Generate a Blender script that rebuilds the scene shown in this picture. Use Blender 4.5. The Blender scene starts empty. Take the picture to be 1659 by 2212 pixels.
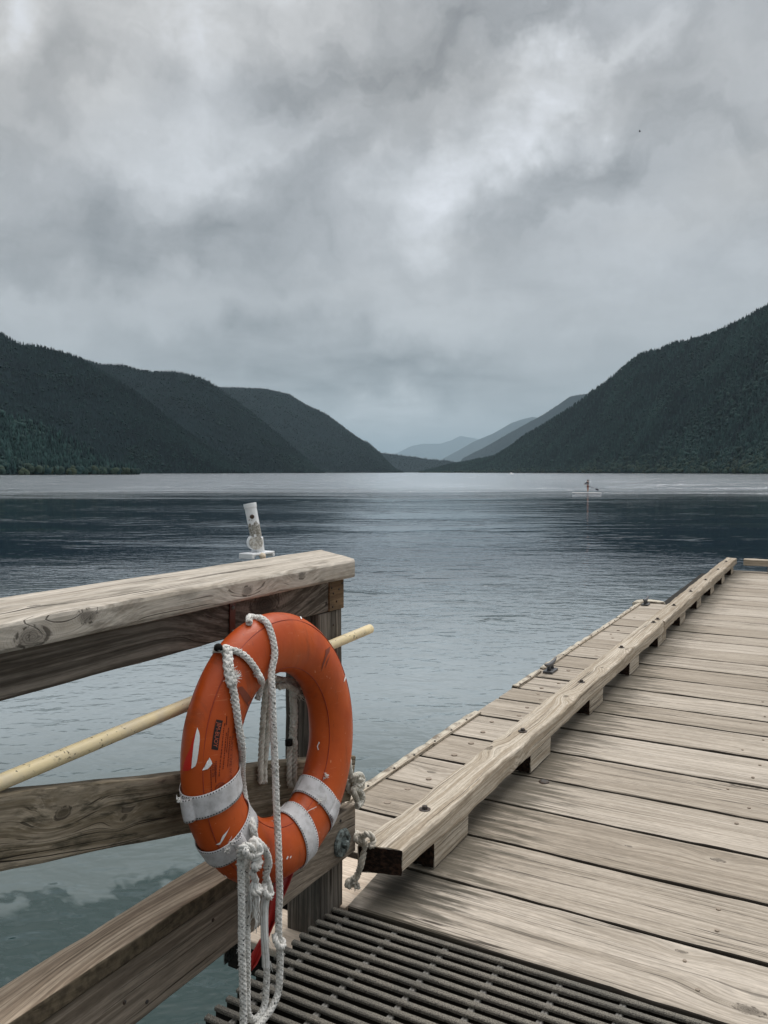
import bpy, bmesh, math, random
import numpy as np
from mathutils import Vector, Matrix, noise as mnoise
from mathutils.bvhtree import BVHTree

scene = bpy.context.scene
COL = scene.collection
R = math.radians
random.seed(7)
rng = np.random.default_rng(11)

# ------------------------------------------------------------------ camera maths (measured on a 1659 x 2212 reading of the photo)
F, CX, CY, YH, EYE = 1745., 829.5, 1106., 1020., 1.5
TH = math.atan((1803 - CX) / F)
PI_ = math.atan((CY - YH) / F)
FW = Vector((-math.sin(TH) * math.cos(PI_), math.cos(TH) * math.cos(PI_), -math.sin(PI_)))
RT = Vector((math.cos(TH), math.sin(TH), 0))
UP = RT.cross(FW)
CAM = Vector((0, 0, EYE))
WZ = -1.8                                   # lake level


def ray(x, y):
    return FW + RT * ((x - CX) / F) - UP * ((y - CY) / F)


def onz(x, y, z=0.):
    r = ray(x, y); return CAM + r * ((z - EYE) / r.z)


def onx(x, y, X):
    r = ray(x, y); return CAM + r * (X / r.x)


def ony(x, y, Y):
    r = ray(x, y); return CAM + r * (Y / r.y)


# ------------------------------------------------------------------ object helpers
def empty(name, loc=(0, 0, 0), parent=None):
    o = bpy.data.objects.new(name, None); COL.objects.link(o)
    o.empty_display_size = .05
    o.location = loc
    if parent: o.parent = parent
    return o


def tag(o, label, cat, group=None, kind=None):
    o['label'] = label; o['category'] = cat
    if group: o['group'] = group
    if kind: o['kind'] = kind
    return o


def link(name, me, mat=None, parent=None, smooth=False):
    o = bpy.data.objects.new(name, me); COL.objects.link(o)
    if mat is not None: me.materials.append(mat)
    if smooth:
        me.polygons.foreach_set('use_smooth', [True] * len(me.polygons))
    if parent:
        o.parent = parent
        o.matrix_parent_inverse = Matrix.Translation(-Vector(parent.location))
    return o


def from_bm(name, bm, mat=None, parent=None, smooth=False):
    me = bpy.data.meshes.new(name); bm.to_mesh(me); bm.free()
    return link(name, me, mat, parent, smooth)


def arrays_mesh(name, V, Fq, mat=None, smooth=False, attrs=None):
    """V (n,3), Fq (m,k) with equal k"""
    me = bpy.data.meshes.new(name)
    n, (m, k) = len(V), Fq.shape
    me.vertices.add(n); me.vertices.foreach_set('co', np.asarray(V, dtype=np.float32).ravel())
    me.loops.add(m * k); me.loops.foreach_set('vertex_index', Fq.astype(np.int32).ravel())
    me.polygons.add(m)
    me.polygons.foreach_set('loop_start', np.arange(0, m * k, k, dtype=np.int32))
    me.polygons.foreach_set('loop_total', np.full(m, k, dtype=np.int32))
    if smooth: me.polygons.foreach_set('use_smooth', np.ones(m, dtype=bool))
    if attrs:
        for an, arr in attrs.items():
            a = me.attributes.new(an, 'FLOAT', 'POINT'); a.data.foreach_set('value', arr.astype(np.float32))
    me.update(calc_edges=True); me.validate()
    return link(name, me, mat)


# ------------------------------------------------------------------ node helper
class NT:
    def __init__(s, mat):
        s.nt = mat.node_tree; s.n = s.nt.nodes; s.l = s.nt.links

    def new(s, t, **kw):
        n = s.n.new(t)
        for k, v in kw.items(): setattr(n, k, v)
        return n

    def put(s, sock, v):
        if isinstance(v, bpy.types.NodeSocket): s.l.new(v, sock)
        elif v is not None: sock.default_value = v

    def math(s, op, a, b=None, c=None, clamp=False):
        n = s.new('ShaderNodeMath', operation=op, use_clamp=clamp)
        for i, v in enumerate((a, b, c)):
            if v is not None: s.put(n.inputs[i], v)
        return n.outputs[0]

    def vmath(s, op, a, b=None, out=0):
        n = s.new('ShaderNodeVectorMath', operation=op)
        s.put(n.inputs[0], a)
        if b is not None: s.put(n.inputs[3 if op == 'SCALE' else 1], b)
        return n.outputs['Value'] if op in ('LENGTH', 'DOT_PRODUCT', 'DISTANCE') else n.outputs[0]

    def noise(s, vec, scale=5., detail=3., rough=.5, dist=0., out='Fac'):
        n = s.new('ShaderNodeTexNoise')
        s.put(n.inputs['Vector'], vec); s.put(n.inputs['Scale'], scale)
        n.inputs['Detail'].default_value = detail; n.inputs['Roughness'].default_value = rough
        n.inputs['Distortion'].default_value = dist
        return n.outputs[0 if out == 'Fac' else 'Color']

    def vor(s, vec, scale=5., out='Distance', rnd=1.):
        n = s.new('ShaderNodeTexVoronoi'); s.put(n.inputs['Vector'], vec)
        n.inputs['Scale'].default_value = scale; n.inputs['Randomness'].default_value = rnd
        return n.outputs[out]

    def ramp(s, v, lo, hi, a=0., b=1., smooth=True):
        n = s.new('ShaderNodeMapRange', interpolation_type='SMOOTHSTEP' if smooth else 'LINEAR')
        s.put(n.inputs[0], v)
        for i, x in enumerate((lo, hi, a, b)): s.put(n.inputs[i + 1], x)
        return n.outputs[0]

    def mix(s, f, a, b, mode='MIX'):
        n = s.new('ShaderNodeMix', data_type='RGBA', blend_type=mode)
        s.put(n.inputs[0], f)
        for i, v in ((6, a), (7, b)):
            if isinstance(v, (tuple, list)): v = tuple(v) + ((1.,) if len(v) == 3 else ())
            s.put(n.inputs[i], v)
        return n.outputs[2]

    def comb(s, x, y, z):
        n = s.new('ShaderNodeCombineXYZ')
        for i, v in enumerate((x, y, z)): s.put(n.inputs[i], v)
        return n.outputs[0]

    def sep(s, v):
        n = s.new('ShaderNodeSeparateXYZ'); s.put(n.inputs[0], v); return n.outputs

    def coord(s, k='Object'): return s.new('ShaderNodeTexCoord').outputs[k]

    def attr(s, name, out='Fac'):
        n = s.new('ShaderNodeAttribute', attribute_name=name); return n.outputs[out]

    def bump(s, h, strength=.3, dist=.01, normal=None):
        n = s.new('ShaderNodeBump'); s.put(n.inputs['Height'], h)
        s.put(n.inputs['Strength'], strength); s.put(n.inputs['Distance'], dist)
        if normal is not None: s.put(n.inputs['Normal'], normal)
        return n.outputs[0]


def material(name, color=(.5, .5, .5), rough=.6, spec=.5, metal=0.):
    m = bpy.data.materials.new(name); m.use_nodes = True
    b = m.node_tree.nodes['Principled BSDF']
    b.inputs['Base Color'].default_value = (*color, 1); b.inputs['Roughness'].default_value = rough
    b.inputs['Specular IOR Level'].default_value = spec; b.inputs['Metallic'].default_value = metal
    return m, NT(m), b


# ------------------------------------------------------------------ wood
def wood(name, light, dark, crack=(.035, .027, .02), ring=.5, ringfreq=5., knots=.8, cracks=1., blotch=.35, extra=None, rough=.85, fine=1., kpts=(), kaxis='Y'):
    m, t, b = material(name, light, rough, .25)
    gc = t.attr('gc', 'Vector'); rnd = t.attr('rnd')
    x, u, w = t.sep(gc)
    warpv = t.noise(t.comb(t.math('MULTIPLY', x, 1.3), t.math('MULTIPLY', u, 5), t.math('MULTIPLY', w, 5)), 1., 2., .5)
    uu = t.math('ADD', t.math('ADD', u, t.math('MULTIPLY', w, .8)), t.math('MULTIPLY', t.math('SUBTRACT', warpv, .5), .035))
    # knots: sparse cells, rings run round them
    kv = t.comb(t.math('MULTIPLY', x, 1.15), t.math('MULTIPLY', u, 3.4), t.math('MULTIPLY', w, 3.4))
    kd = t.vor(kv, 1.0)
    kc = t.sep(t.vor(kv, 1.0, 'Color'))[0]
    has = t.ramp(kc, 1 - knots * .75, 1 - knots * .75 + .05)
    fall = t.math('MULTIPLY', t.ramp(kd, .55, .06), has)
    G = t.math('ADD', uu, t.math('MULTIPLY', fall, .055))
    khearts = []
    for (kp, kr_) in kpts:
        sc_ = (1., .55, 1.) if kaxis == 'Y' else (.5, 1., 1.)
        kdist = t.vmath('LENGTH', t.vmath('MULTIPLY', t.vmath('SUBTRACT', t.coord('Object'), tuple(kp)), sc_))
        G = t.math('ADD', G, t.math('MULTIPLY', t.ramp(kdist, kr_ * 6., kr_ * .3), kr_ * 2.4))
        khearts.append((kdist, kr_))
    # growth rings
    rn = t.noise(t.comb(t.math('MULTIPLY', x, .5), t.math('MULTIPLY', G, 9), 0.), 1., 2., .5)
    ringsin = t.math('SINE', t.math('ADD', t.math('MULTIPLY', G, ringfreq * 62.8), t.math('MULTIPLY', rn, 9.)))
    rings = t.ramp(ringsin, .1, 1.)
    # fibres
    fib = t.noise(t.comb(t.math('MULTIPLY', x, 3.), t.math('MULTIPLY', G, 120.), t.math('MULTIPLY', w, 60.)), 1., 4., .65)
    fib2 = t.noise(t.comb(t.math('MULTIPLY', x, .9), t.math('MULTIPLY', G, 34.), t.math('MULTIPLY', w, 20.)), 1., 4., .6)
    f = t.math('ADD', t.math('MULTIPLY', fib, .5), t.math('MULTIPLY', fib2, .5))
    fl = t.ramp(f, .40, .60)
    c = t.mix(fl, dark, light)
    c = t.mix(t.math('MULTIPLY', rings, ring), c, tuple(d * .75 for d in dark))
    # blotches and board to board tone
    bl = t.noise(t.comb(t.math('MULTIPLY', x, 1.6), t.math('MULTIPLY', u, 4.5), w), 1., 5., .6)
    c = t.mix(t.math('MULTIPLY', t.ramp(bl, .48, .75), blotch), c, tuple(d * .8 for d in dark))
    tone = t.ramp(rnd, 0., 1., .80, 1.10, False)
    c = t.mix(1., c, t.comb(tone, t.math('POWER', tone, 1.1), t.math('POWER', tone, 1.25)), 'MULTIPLY')
    sp = t.ramp(t.noise(t.comb(t.math('MULTIPLY', x, 26.), t.math('MULTIPLY', G, 170.), t.math('MULTIPLY', w, 150.)), 1., 3., .6), .3, .7, .78, 1.16, False)
    c = t.mix(1., c, t.comb(sp, sp, sp), 'MULTIPLY')
    # drying cracks: thin dark lines that start and stop
    cn = t.noise(t.comb(t.math('MULTIPLY', x, .28), t.math('MULTIPLY', G, 21.), t.math('MULTIPLY', w, 9.)), 1., 2., .5)
    line = t.ramp(t.math('ABSOLUTE', t.math('SUBTRACT', cn, .5)), .011, .003)
    gate = t.ramp(t.noise(t.comb(t.math('MULTIPLY', x, .8), t.math('MULTIPLY', G, 13.), 3.), 1., 2., .5), .48, .56)
    ck = t.math('MULTIPLY', t.math('MULTIPLY', line, gate), cracks)
    cn2 = t.noise(t.comb(t.math('MULTIPLY', x, .9), t.math('MULTIPLY', G, 95.), t.math('MULTIPLY', w, 30.)), 1., 2., .5)
    ck2 = t.math('MULTIPLY', t.ramp(cn2, .36, .29), .7 * cracks * fine)
    ckk = t.math('MAXIMUM', ck, ck2, clamp=True)
    c = t.mix(ckk, c, crack)
    # knot hearts
    kk = t.math('MULTIPLY', t.ramp(kd, .085, .05), has)
    kr = t.math('MULTIPLY', t.ramp(t.math('ABSOLUTE', t.math('SUBTRACT', kd, .085)), .018, .004), has)
    kn = t.noise(gc, 60., 3., .6)
    c = t.mix(t.math('MULTIPLY', kk, .75), c, t.mix(t.ramp(kn, .4, .65), tuple(d * .35 for d in dark), tuple(d * .9 for d in dark)))
    c = t.mix(t.math('MULTIPLY', kr, .7), c, crack)
    for (kdist, kr_) in khearts:
        wob = t.math('ADD', kdist, t.math('MULTIPLY', t.math('SUBTRACT', t.noise(t.coord('Object'), 45., 3., .6), .5), kr_ * .5))
        inner = t.ramp(wob, kr_ * 1.05, kr_ * .45)
        halo = t.ramp(wob, kr_ * 2.3, kr_ * 1.0)
        crings = t.ramp(t.math('SINE', t.math('MULTIPLY', wob, 62.8 / kr_ * .62)), 0., 1.)
        hc_ = t.mix(crings, tuple(d * .50 for d in dark), tuple(d * .28 for d in dark))
        hc_ = t.mix(t.ramp(t.noise(t.coord('Object'), 90., 4., .7), .56, .64), hc_, crack)
        c = t.mix(t.math('MULTIPLY', halo, .32), c, t.mix(crings, light, dark))
        c = t.mix(t.math('MULTIPLY', inner, .85), c, hc_)
        c = t.mix(t.math('MULTIPLY', t.math('MULTIPLY', t.ramp(t.math('ABSOLUTE', t.math('SUBTRACT', wob, kr_ * .9)), kr_ * .25, kr_ * .05), t.ramp(t.noise(t.coord('Object'), 60., 2., .5), .45, .58)), .8), c, crack)
    if extra: c = extra(t, c)
    t.put(b.inputs['Base Color'], c)
    h = t.math('SUBTRACT', t.math('ADD', t.math('MULTIPLY', f, .5), t.math('MULTIPLY', rings, -.25 * ring)), t.math('MULTIPLY', ckk, 1.3))
    t.put(b.inputs['Normal'], t.bump(h, .55, .004))
    return m


def deck_stains_and_edge_shade(t, c):
    """damp dark staining along the foot of the bull rail and at the torn corner of the first plank"""
    p = t.coord('Object'); x, y, z = t.sep(p)
    # board edges painted near black so the gaps read as shaded
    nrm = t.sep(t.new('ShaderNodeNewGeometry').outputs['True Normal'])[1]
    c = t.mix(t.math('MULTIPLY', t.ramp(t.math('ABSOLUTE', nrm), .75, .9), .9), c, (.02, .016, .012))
    n = t.noise(t.comb(t.math('MULTIPLY', x, 2.6), t.math('MULTIPLY', y, 26.), 0.), 1., 6., .68)
    n2 = t.noise(t.comb(x, t.math('MULTIPLY', y, 1.8), 4.), 1., 2., .5)
    d = t.math('ABSOLUTE', t.math('ADD', x, 1.34))
    reach = t.math('ADD', .13, t.math('MULTIPLY', n2, .42))
    a = t.ramp(t.math('ADD', d, t.math('MULTIPLY', t.math('SUBTRACT', t.ramp(n, .32, .68), .5), .34)), reach, t.math('MULTIPLY', reach, .25))
    right = t.ramp(x, -1.41, -1.36)
    m1 = t.math('MULTIPLY', t.math('MULTIPLY', a, right), .74)
    c = t.mix(m1, c, (.045, .040, .027))
    # torn corner
    dd = t.vmath('LENGTH', t.vmath('MULTIPLY', t.vmath('SUBTRACT', p, (-1.36, 2.55, 0)), (3.2, 5.0, 0)))
    m2 = t.ramp(t.math('ADD', dd, t.math('MULTIPLY', t.math('SUBTRACT', n, .5), 1.9)), .95, .15)
    c = t.mix(t.math('MULTIPLY', m2, .85), c, (.03, .027, .02))
    # thin brown weathering lines on the front plank
    return c


def moss(amount, colr=(.05, .045, .03), sc=9.):
    def fx(t, c):
        gc = t.attr('gc', 'Vector')
        n = t.noise(t.vmath('MULTIPLY', gc, (sc * .5, sc * 2, sc * 2)), 1., 6., .7)
        n2 = t.noise(gc, 1.7, 2., .5)
        f = t.math('MULTIPLY', t.ramp(n, .47, .66), t.ramp(n2, .35, .6))
        return t.mix(t.math('MULTIPLY', f, amount), c, colr)
    return fx


K4 = lambda x, y: (713.2 + x * .5701, 1152.1 + y * .5701)
K6 = lambda x, y: (1097.2 + x * .33865, 1645.8 + y * .33865)
KD = [(onz(*K6(1345, 628)), .015), (onz(*K6(1540, 1585)), .022), (onz(*K4(385, 905)), .014), (onz(*K4(600, 1085)), .016), (onz(*K4(1225, 645)), .012), (onz(*K6(770, 540)), .008), (onz(*K6(1110, 1212)), .010)]
KR = [(onz(*K4(895, 617), .194), .017), (onz(*K4(600, 812), .194), .017), (onz(*K4(1030, 508), .194), .012), (onz(*K4(1125, 440), .194), .014), (onx(*K4(720, 880), -1.277), .016)]
KC = [(onx(652, 1243, -1.44), .0125), (onx(535, 1276, -1.44), .016), (onx(188, 1331, -1.44), .018), (onx(70, 1376, -1.44), .024), (onz(75, 1310, 1.2), .010), (onz(520, 1212, 1.2), .012)]
KB = [(onx(572, 1306, -1.48), .040)]
KBR = [(onx(135, 1756, -1.43), .0135), (onx(268, 1766, -1.43), .007)]
M = {}
M['deck'] = wood('deck_wood', (.50, .435, .362), (.335, .285, .228), ring=.18, ringfreq=4.6, kpts=KD, kaxis='X', knots=.08, cracks=.85, blotch=.30, extra=deck_stains_and_edge_shade)
M['rail'] = wood('bull_rail_wood', (.58, .51, .42), (.35, .285, .21), ring=.42, ringfreq=6.5, kpts=KR, knots=.15, cracks=.9, blotch=.25)
M['cap'] = wood('cap_wood', (.66, .60, .525), (.45, .395, .33), ring=.22, ringfreq=3.6, kpts=KC, knots=.1, cracks=1., blotch=.35, extra=moss(.55))
M['beam'] = wood('beam_wood', (.23, .195, .16), (.075, .06, .046), ring=.7, ringfreq=3.6, kpts=KB, knots=.2, cracks=1., blotch=.4)
M['brace'] = wood('brace_wood', (.32, .265, .195), (.15, .118, .076), ring=.45, ringfreq=5., kpts=KBR, knots=.3, cracks=1., blotch=.5, extra=moss(.8, (.022, .02, .012), 16.))
M['kick'] = wood('kick_wood', (.30, .245, .19), (.15, .118, .088), ring=.3, ringfreq=4., knots=.4, cracks=1., blotch=.45, extra=moss(.35))
def mossy_edge(t, c):
    x, y, z = t.sep(t.coord())
    n = t.noise(t.coord(), 40., 4., .6)
    return t.mix(t.math('MULTIPLY', t.ramp(x, -1.4305, -1.4285), .9), c, t.mix(t.ramp(n, .35, .65), (.035, .027, .016), (.10, .078, .048)))


M['kicktop'] = wood('kick_top_wood', (.52, .41, .305), (.27, .20, .14), ring=.45, ringfreq=5.5, knots=.3, cracks=.7, blotch=.3, extra=mossy_edge)
M['kickend'] = M['kick']
M['post'] = wood('post_wood', (.20, .17, .14), (.075, .065, .053), ring=.45, ringfreq=5.5, knots=.15, cracks=1., blotch=.5)
M['brown'] = wood('brown_block_wood', (.27, .17, .09), (.14, .085, .045), ring=.3, ringfreq=4., knots=.2, cracks=.8, blotch=.5, extra=moss(.5))
M['pale'] = wood('pale_plywood', (.66, .55, .44), (.55, .44, .34), ring=.18, ringfreq=2., knots=.2, cracks=.05, blotch=.1, fine=0.)
M['under'] = wood('under_wood_gap_shade', (.028, .023, .017), (.012, .010, .008), ring=.2, knots=.2)  # underside wood, near black so gaps above it look shaded

gal, t, b = material('galvanised_steel', (.23, .24, .23), .55, .5, .6)
t.put(b.inputs['Base Color'], t.mix(t.ramp(t.noise(t.coord(), 90., 4., .6), .4, .65), (.30, .31, .29), (.10, .095, .08)))
M['steel'] = gal
m, t, b = material('rust_dark_iron', (.09, .06, .05), .7, .4, .5)
t.put(b.inputs['Base Color'], t.mix(t.ramp(t.noise(t.coord(), 60., 4., .6), .4, .65), (.085, .08, .075), (.085, .055, .04)))
M['iron'] = m
m, t, b = material('brown_painted_steel', (.10, .028, .018), .4, .5)
M['strapmetal'] = m
m, t, b = material('cleat_iron', (.10, .10, .105), .5, .5, .4); M['cleat'] = m
m, t, b = material('dark_hole', (.012, .011, .01), .9, .1); M['hole'] = m
m, t, b = material('zinc_washer', (.16, .19, .185), .65, .4, .3)
t.put(b.inputs['Base Color'], t.mix(t.ramp(t.noise(t.coord(), 45., 5., .65), .40, .62), (.22, .26, .25), (.05, .055, .05)))
t.put(b.inputs['Normal'], t.bump(t.noise(t.coord(), 70., 3.), .5, .006)); M['washer'] = m
m, t, b = material('white_bracket_paint', (.80, .81, .82), .35, .5)
p = t.coord(); x, y, z = t.sep(p)
chip = t.ramp(t.math('ADD', t.math('ABSOLUTE', t.math('SUBTRACT', z, 1.297)), t.math('MULTIPLY', t.math('SUBTRACT', t.noise(p, 70., 4., .6), .5), .07)), .027, .022)
t.put(b.inputs['Base Color'], t.mix(chip, (.80, .81, .82), t.mix(t.ramp(t.noise(p, 160., 3.), .4, .6), (.20, .185, .155), (.42, .41, .38))))
t.put(b.inputs['Roughness'], t.ramp(chip, 0., 1., .35, .9)); M['bracket'] = m
m, t, b = material('worn_cast_metal', (.42, .41, .38), .8, .3)
t.put(b.inputs['Base Color'], t.mix(t.ramp(t.noise(t.coord(), 140., 4., .6), .38, .62), (.66, .65, .62), (.36, .34, .30)))
t.put(b.inputs['Normal'], t.bump(t.noise(t.coord(), 120., 3.), .5, .003)); M['cast'] = m
m, t, b = material('cream_fender_vinyl', (.60, .54, .43), .55, .4)
t.put(b.inputs['Base Color'], t.mix(t.ramp(t.noise(t.coord(), 11., 5., .7), .44, .62), (.55, .49, .39), (.20, .16, .12))); M['fender'] = m
m, t, b = material('yellow_pole_paint', (.68, .55, .31), .5, .4)
p = t.coord()
chips = t.math('MULTIPLY', t.ramp(t.noise(p, 75., 4., .6), .60, .68), t.ramp(t.noise(p, 6., 2.), .42, .56))
wear = t.ramp(t.noise(p, 14., 4., .6), .42, .7)
t.put(b.inputs['Base Color'], t.mix(chips, t.mix(wear, (.78, .64, .38), (.68, .57, .39)), (.10, .075, .045))); M['pole'] = m


def rope_mat(name, a, d, fleck=None):
    m, t, b = material(name, a, .9, .15)
    p = t.coord()
    c = t.mix(t.ramp(t.noise(p, 55., 4., .65), .40, .72), a, d)
    if fleck:
        c = t.mix(t.ramp(t.noise(p, 170., 1., .5), .665, .70), c, fleck)
    t.put(b.inputs['Base Color'], c)
    t.put(b.inputs['Normal'], t.bump(t.noise(p, 420., 2.), .4, .002))
    return m


M['rope'] = rope_mat('white_rope', (.74, .72, .68), (.47, .45, .41), (.05, .05, .055))
M['rope2'] = rope_mat('grey_rope', (.64, .61, .54), (.38, .345, .28))
M['rope3'] = rope_mat('cream_rope', (.66, .61, .53), (.44, .39, .31))
M['fray'] = rope_mat('frayed_fibre', (.78, .77, .74), (.60, .58, .54))
m, t, b = material('red_vinyl', (.34, .022, .018), .4, .4); M['red'] = m

# orange vinyl of the ring
m, t, b = material('orange_vinyl', (.50, .07, .016), .42, .5)
p = t.coord()
c = t.mix(t.ramp(t.noise(p, 5., 4., .6), .40, .68), (.51, .083, .009), (.40, .057, .007))
c = t.mix(t.math('MULTIPLY', t.ramp(t.noise(t.vmath('MULTIPLY', p, (6., 22., 5.)), 1., 6., .7), .53, .71), .38), c, (.15, .034, .014))
c = t.mix(t.math('MULTIPLY', t.ramp(t.noise(t.vmath('MULTIPLY', p, (30., 14., 160.)), 1., 3., .6), .63, .70), .30), c, (.58, .20, .09))
c = t.mix(t.math('MULTIPLY', t.ramp(t.noise(t.vmath('MULTIPLY', p, (40., 120., 22.)), 1., 4., .7), .62, .72), .55), c, (.16, .032, .012))
c = t.mix(t.ramp(t.noise(p, 85., 2., .5), .73, .76), c, (.60, .22, .10))
t.put(b.inputs['Base Color'], c)
t.put(b.inputs['Roughness'], t.ramp(t.noise(p, 16., 4., .6), .3, .7, .36, .58))
t.put(b.inputs['Normal'], t.bump(t.noise(p, 11., 3., .5), .25, .01)); M['orange'] = m; b.inputs['Specular IOR Level'].default_value = .32
m, t, b = material('dark_orange_seam', (.30, .036, .012), .5, .4); M['seam'] = m
m, t, b = material('grimy_scuff', (.20, .045, .022), .6, .3); M['scuff'] = m
m, t, b = material('bare_foam', (.82, .81, .79), .9, .1)
t.put(b.inputs['Normal'], t.bump(t.noise(t.coord(), 250., 2.), .4, .003)); M['foam'] = m
m, t, b = material('fresh_red_vinyl', (.56, .022, .010), .4, .4); M['freshred'] = m
m, t, b = material('black_print', (.022, .014, .012), .6, .3); M['print'] = m
m, t, b = material('faded_print', (.15, .024, .012), .6, .3); M['faint'] = m
m, t, b = material('orange_print', (.46, .10, .05), .6, .3); M['letter'] = m
# webbing strap
m, t, b = material('white_webbing', (.60, .585, .60), .8, .2)
v = t.attr('gc', 'Vector'); sx, sy, sz = t.sep(v)
weave = t.math('MULTIPLY', t.math('SINE', t.math('MULTIPLY', sx, 2400.)), t.math('SINE', t.math('MULTIPLY', sy, 1700.)))
dirt = t.ramp(t.noise(t.coord(), 26., 6., .7), .42, .68)
c = t.mix(t.math('MULTIPLY', dirt, .6), (.66, .645, .65), (.34, .325, .31))
edge = t.math('MULTIPLY', t.ramp(t.math('ABSOLUTE', t.math('SUBTRACT', t.math('ABSOLUTE', sy), .0258)), .0022, .0012),
              t.ramp(t.math('SINE', t.math('MULTIPLY', sx, 900.)), -.1, .3))
c = t.mix(edge, c, (.035, .03, .03))
t.put(b.inputs['Base Color'], c); t.put(b.inputs['Normal'], t.bump(weave, .35, .0015)); M['webbing'] = m

# grating: gritty grey fibreglass
m, t, b = material('grit_fibreglass', (.19, .178, .155), .9, .2)
p = t.coord()
c = t.mix(t.ramp(t.noise(p, 260., 3., .7), .38, .66), (.27, .245, .205), (.085, .078, .066))
c = t.mix(t.math('MULTIPLY', t.ramp(t.noise(p, 5., 4., .6), .45, .7), .5), c, (.10, .098, .088))
t.put(b.inputs['Base Color'], c); t.put(b.inputs['Normal'], t.bump(t.noise(p, 330., 2., .6), .8, .005)); M['grit'] = m
m, t, b = material('grating_rod', (.21, .20, .18), .7, .3); M['rod'] = m


# ------------------------------------------------------------------ geometry builders
def beam_bm(bm, p0, p1, w, h, side, seed=0., jit=.0025, ch=.006, step=.07, skew0=0., skew1=0., wob=0.):
    """sweeps a rounded w x h rectangle from p0 to p1; side = direction of the width; writes gc (along, across, through) and rnd"""
    gl = bm.verts.layers.float_vector.get('gc') or bm.verts.layers.float_vector.new('gc')
    rl = bm.verts.layers.float.get('rnd') or bm.verts.layers.float.new('rnd')
    p0, p1 = Vector(p0), Vector(p1)
    d = p1 - p0; L = d.length; d.normalize()
    s = Vector(side); s = (s - d * s.dot(d)).normalized(); up = s.cross(d) * -1
    if up.z < 0 and abs(up.z) > .3: up = -up
    prof = []
    nw, nh = max(1, int(w / .035)), max(1, int(h / .035))
    nw, nh = min(nw, 8), min(nh, 6)
    a, c = w / 2, h / 2
    def lin(q0, q1, n): return [(q0[0] + (q1[0] - q0[0]) * k / n, q0[1] + (q1[1] - q0[1]) * k / n) for k in range(n + 1)]
    k = ch * .3
    for seg in (lin((-a + ch, -c), (a - ch, -c), nw), [(a - k, -c + k)], lin((a, -c + ch), (a, c - ch), nh), [(a - k, c - k)],
                lin((a - ch, c), (-a + ch, c), nw), [(-a + k, c - k)], lin((-a, c - ch), (-a, -c + ch), nh), [(-a + k, -c + k)]):
        prof += seg
    n = max(2, int(L / step)); rr = (seed * .6180339) % 1.
    off = Vector((seed * 7.31, seed * 3.77 % 11, seed * 1.93 % 7))
    rings = []
    for i in range(n + 1):
        fr = i / n; ringv = []
        for (x, y) in prof:
            l = L * fr + (skew0 * (1 - fr) + skew1 * fr) * (x / w)
            q = Vector((l * 2.2, x * 14, y * 14)) + off
            q2 = Vector((l * 9., x * 30, y * 30)) + off
            corner = 1. if (abs(abs(x) - a) < ch and abs(abs(y) - c) < ch) else .35
            jx = (mnoise.noise(q) * .7 + mnoise.noise(q2) * .5) * jit * corner * 2
            jy = (mnoise.noise(q + Vector((9, 4, 2))) * .7 + mnoise.noise(q2 + Vector((3, 8, 1))) * .5) * jit * corner * 2
            wb = mnoise.noise(Vector((l * .9, seed, .5))) * wob
            v = bm.verts.new(p0 + d * l + s * (x + jx + wb) + up * (y + jy))
            v[gl] = Vector((l, x, y)) + off; v[rl] = rr
            ringv.append(v)
        rings.append(ringv)
    m_ = len(prof)
    for i in range(n):
        for j in range(m_):
            bm.faces.new((rings[i][j], rings[i][(j + 1) % m_], rings[i + 1][(j + 1) % m_], rings[i + 1][j]))
    for rg, rev in ((rings[0], True), (rings[-1], False)):
        vs = []
        for v in rg:
            nv = bm.verts.new(v.co); nv[gl] = Vector((v[gl].y * .25, v[gl].z, v[gl].x)); nv[rl] = rr; vs.append(nv)
        bm.faces.new(vs[::-1] if rev else vs)
    return bm


def fix_normals(bm):
    bmesh.ops.recalc_face_normals(bm, faces=bm.faces[:]); return bm


def beam(name, p0, p1, w, h, side, mat, parent=None, **kw):
    bm = bmesh.new(); beam_bm(bm, p0, p1, w, h, side, **kw); fix_normals(bm)
    return from_bm(name, bm, mat, parent)


def cyl_bm(bm, p0, p1, r0, r1=None, n=16, cap=True, rings=1):
    r1 = r0 if r1 is None else r1
    p0, p1 = Vector(p0), Vector(p1); d = (p1 - p0).normalized()
    a = d.orthogonal().normalized(); c = d.cross(a)
    R_ = []
    for k in range(rings + 1):
        f = k / rings; q = p0.lerp(p1, f); r = r0 + (r1 - r0) * f
        R_.append([bm.verts.new(q + (a * math.cos(2 * math.pi * i / n) + c * math.sin(2 * math.pi * i / n)) * r) for i in range(n)])
    for k in range(rings):
        for i in range(n): bm.faces.new((R_[k][i], R_[k][(i + 1) % n], R_[k + 1][(i + 1) % n], R_[k + 1][i]))
    if cap: bm.faces.new(R_[0][::-1]); bm.faces.new(R_[-1])
    return bm


def box_bm(bm, c, s, bevel=0.):
    r = bmesh.ops.create_cube(bm, size=1.)
    vs = r['verts']
    for v in vs: v.co = Vector((c[0] + v.co.x * s[0], c[1] + v.co.y * s[1], c[2] + v.co.z * s[2]))
    if bevel:
        es = list({e for v in vs for e in v.link_edges})
        bmesh.ops.bevel(bm, geom=es, offset=bevel, segments=2, affect='EDGES', profile=.6)
    return bm


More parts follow.
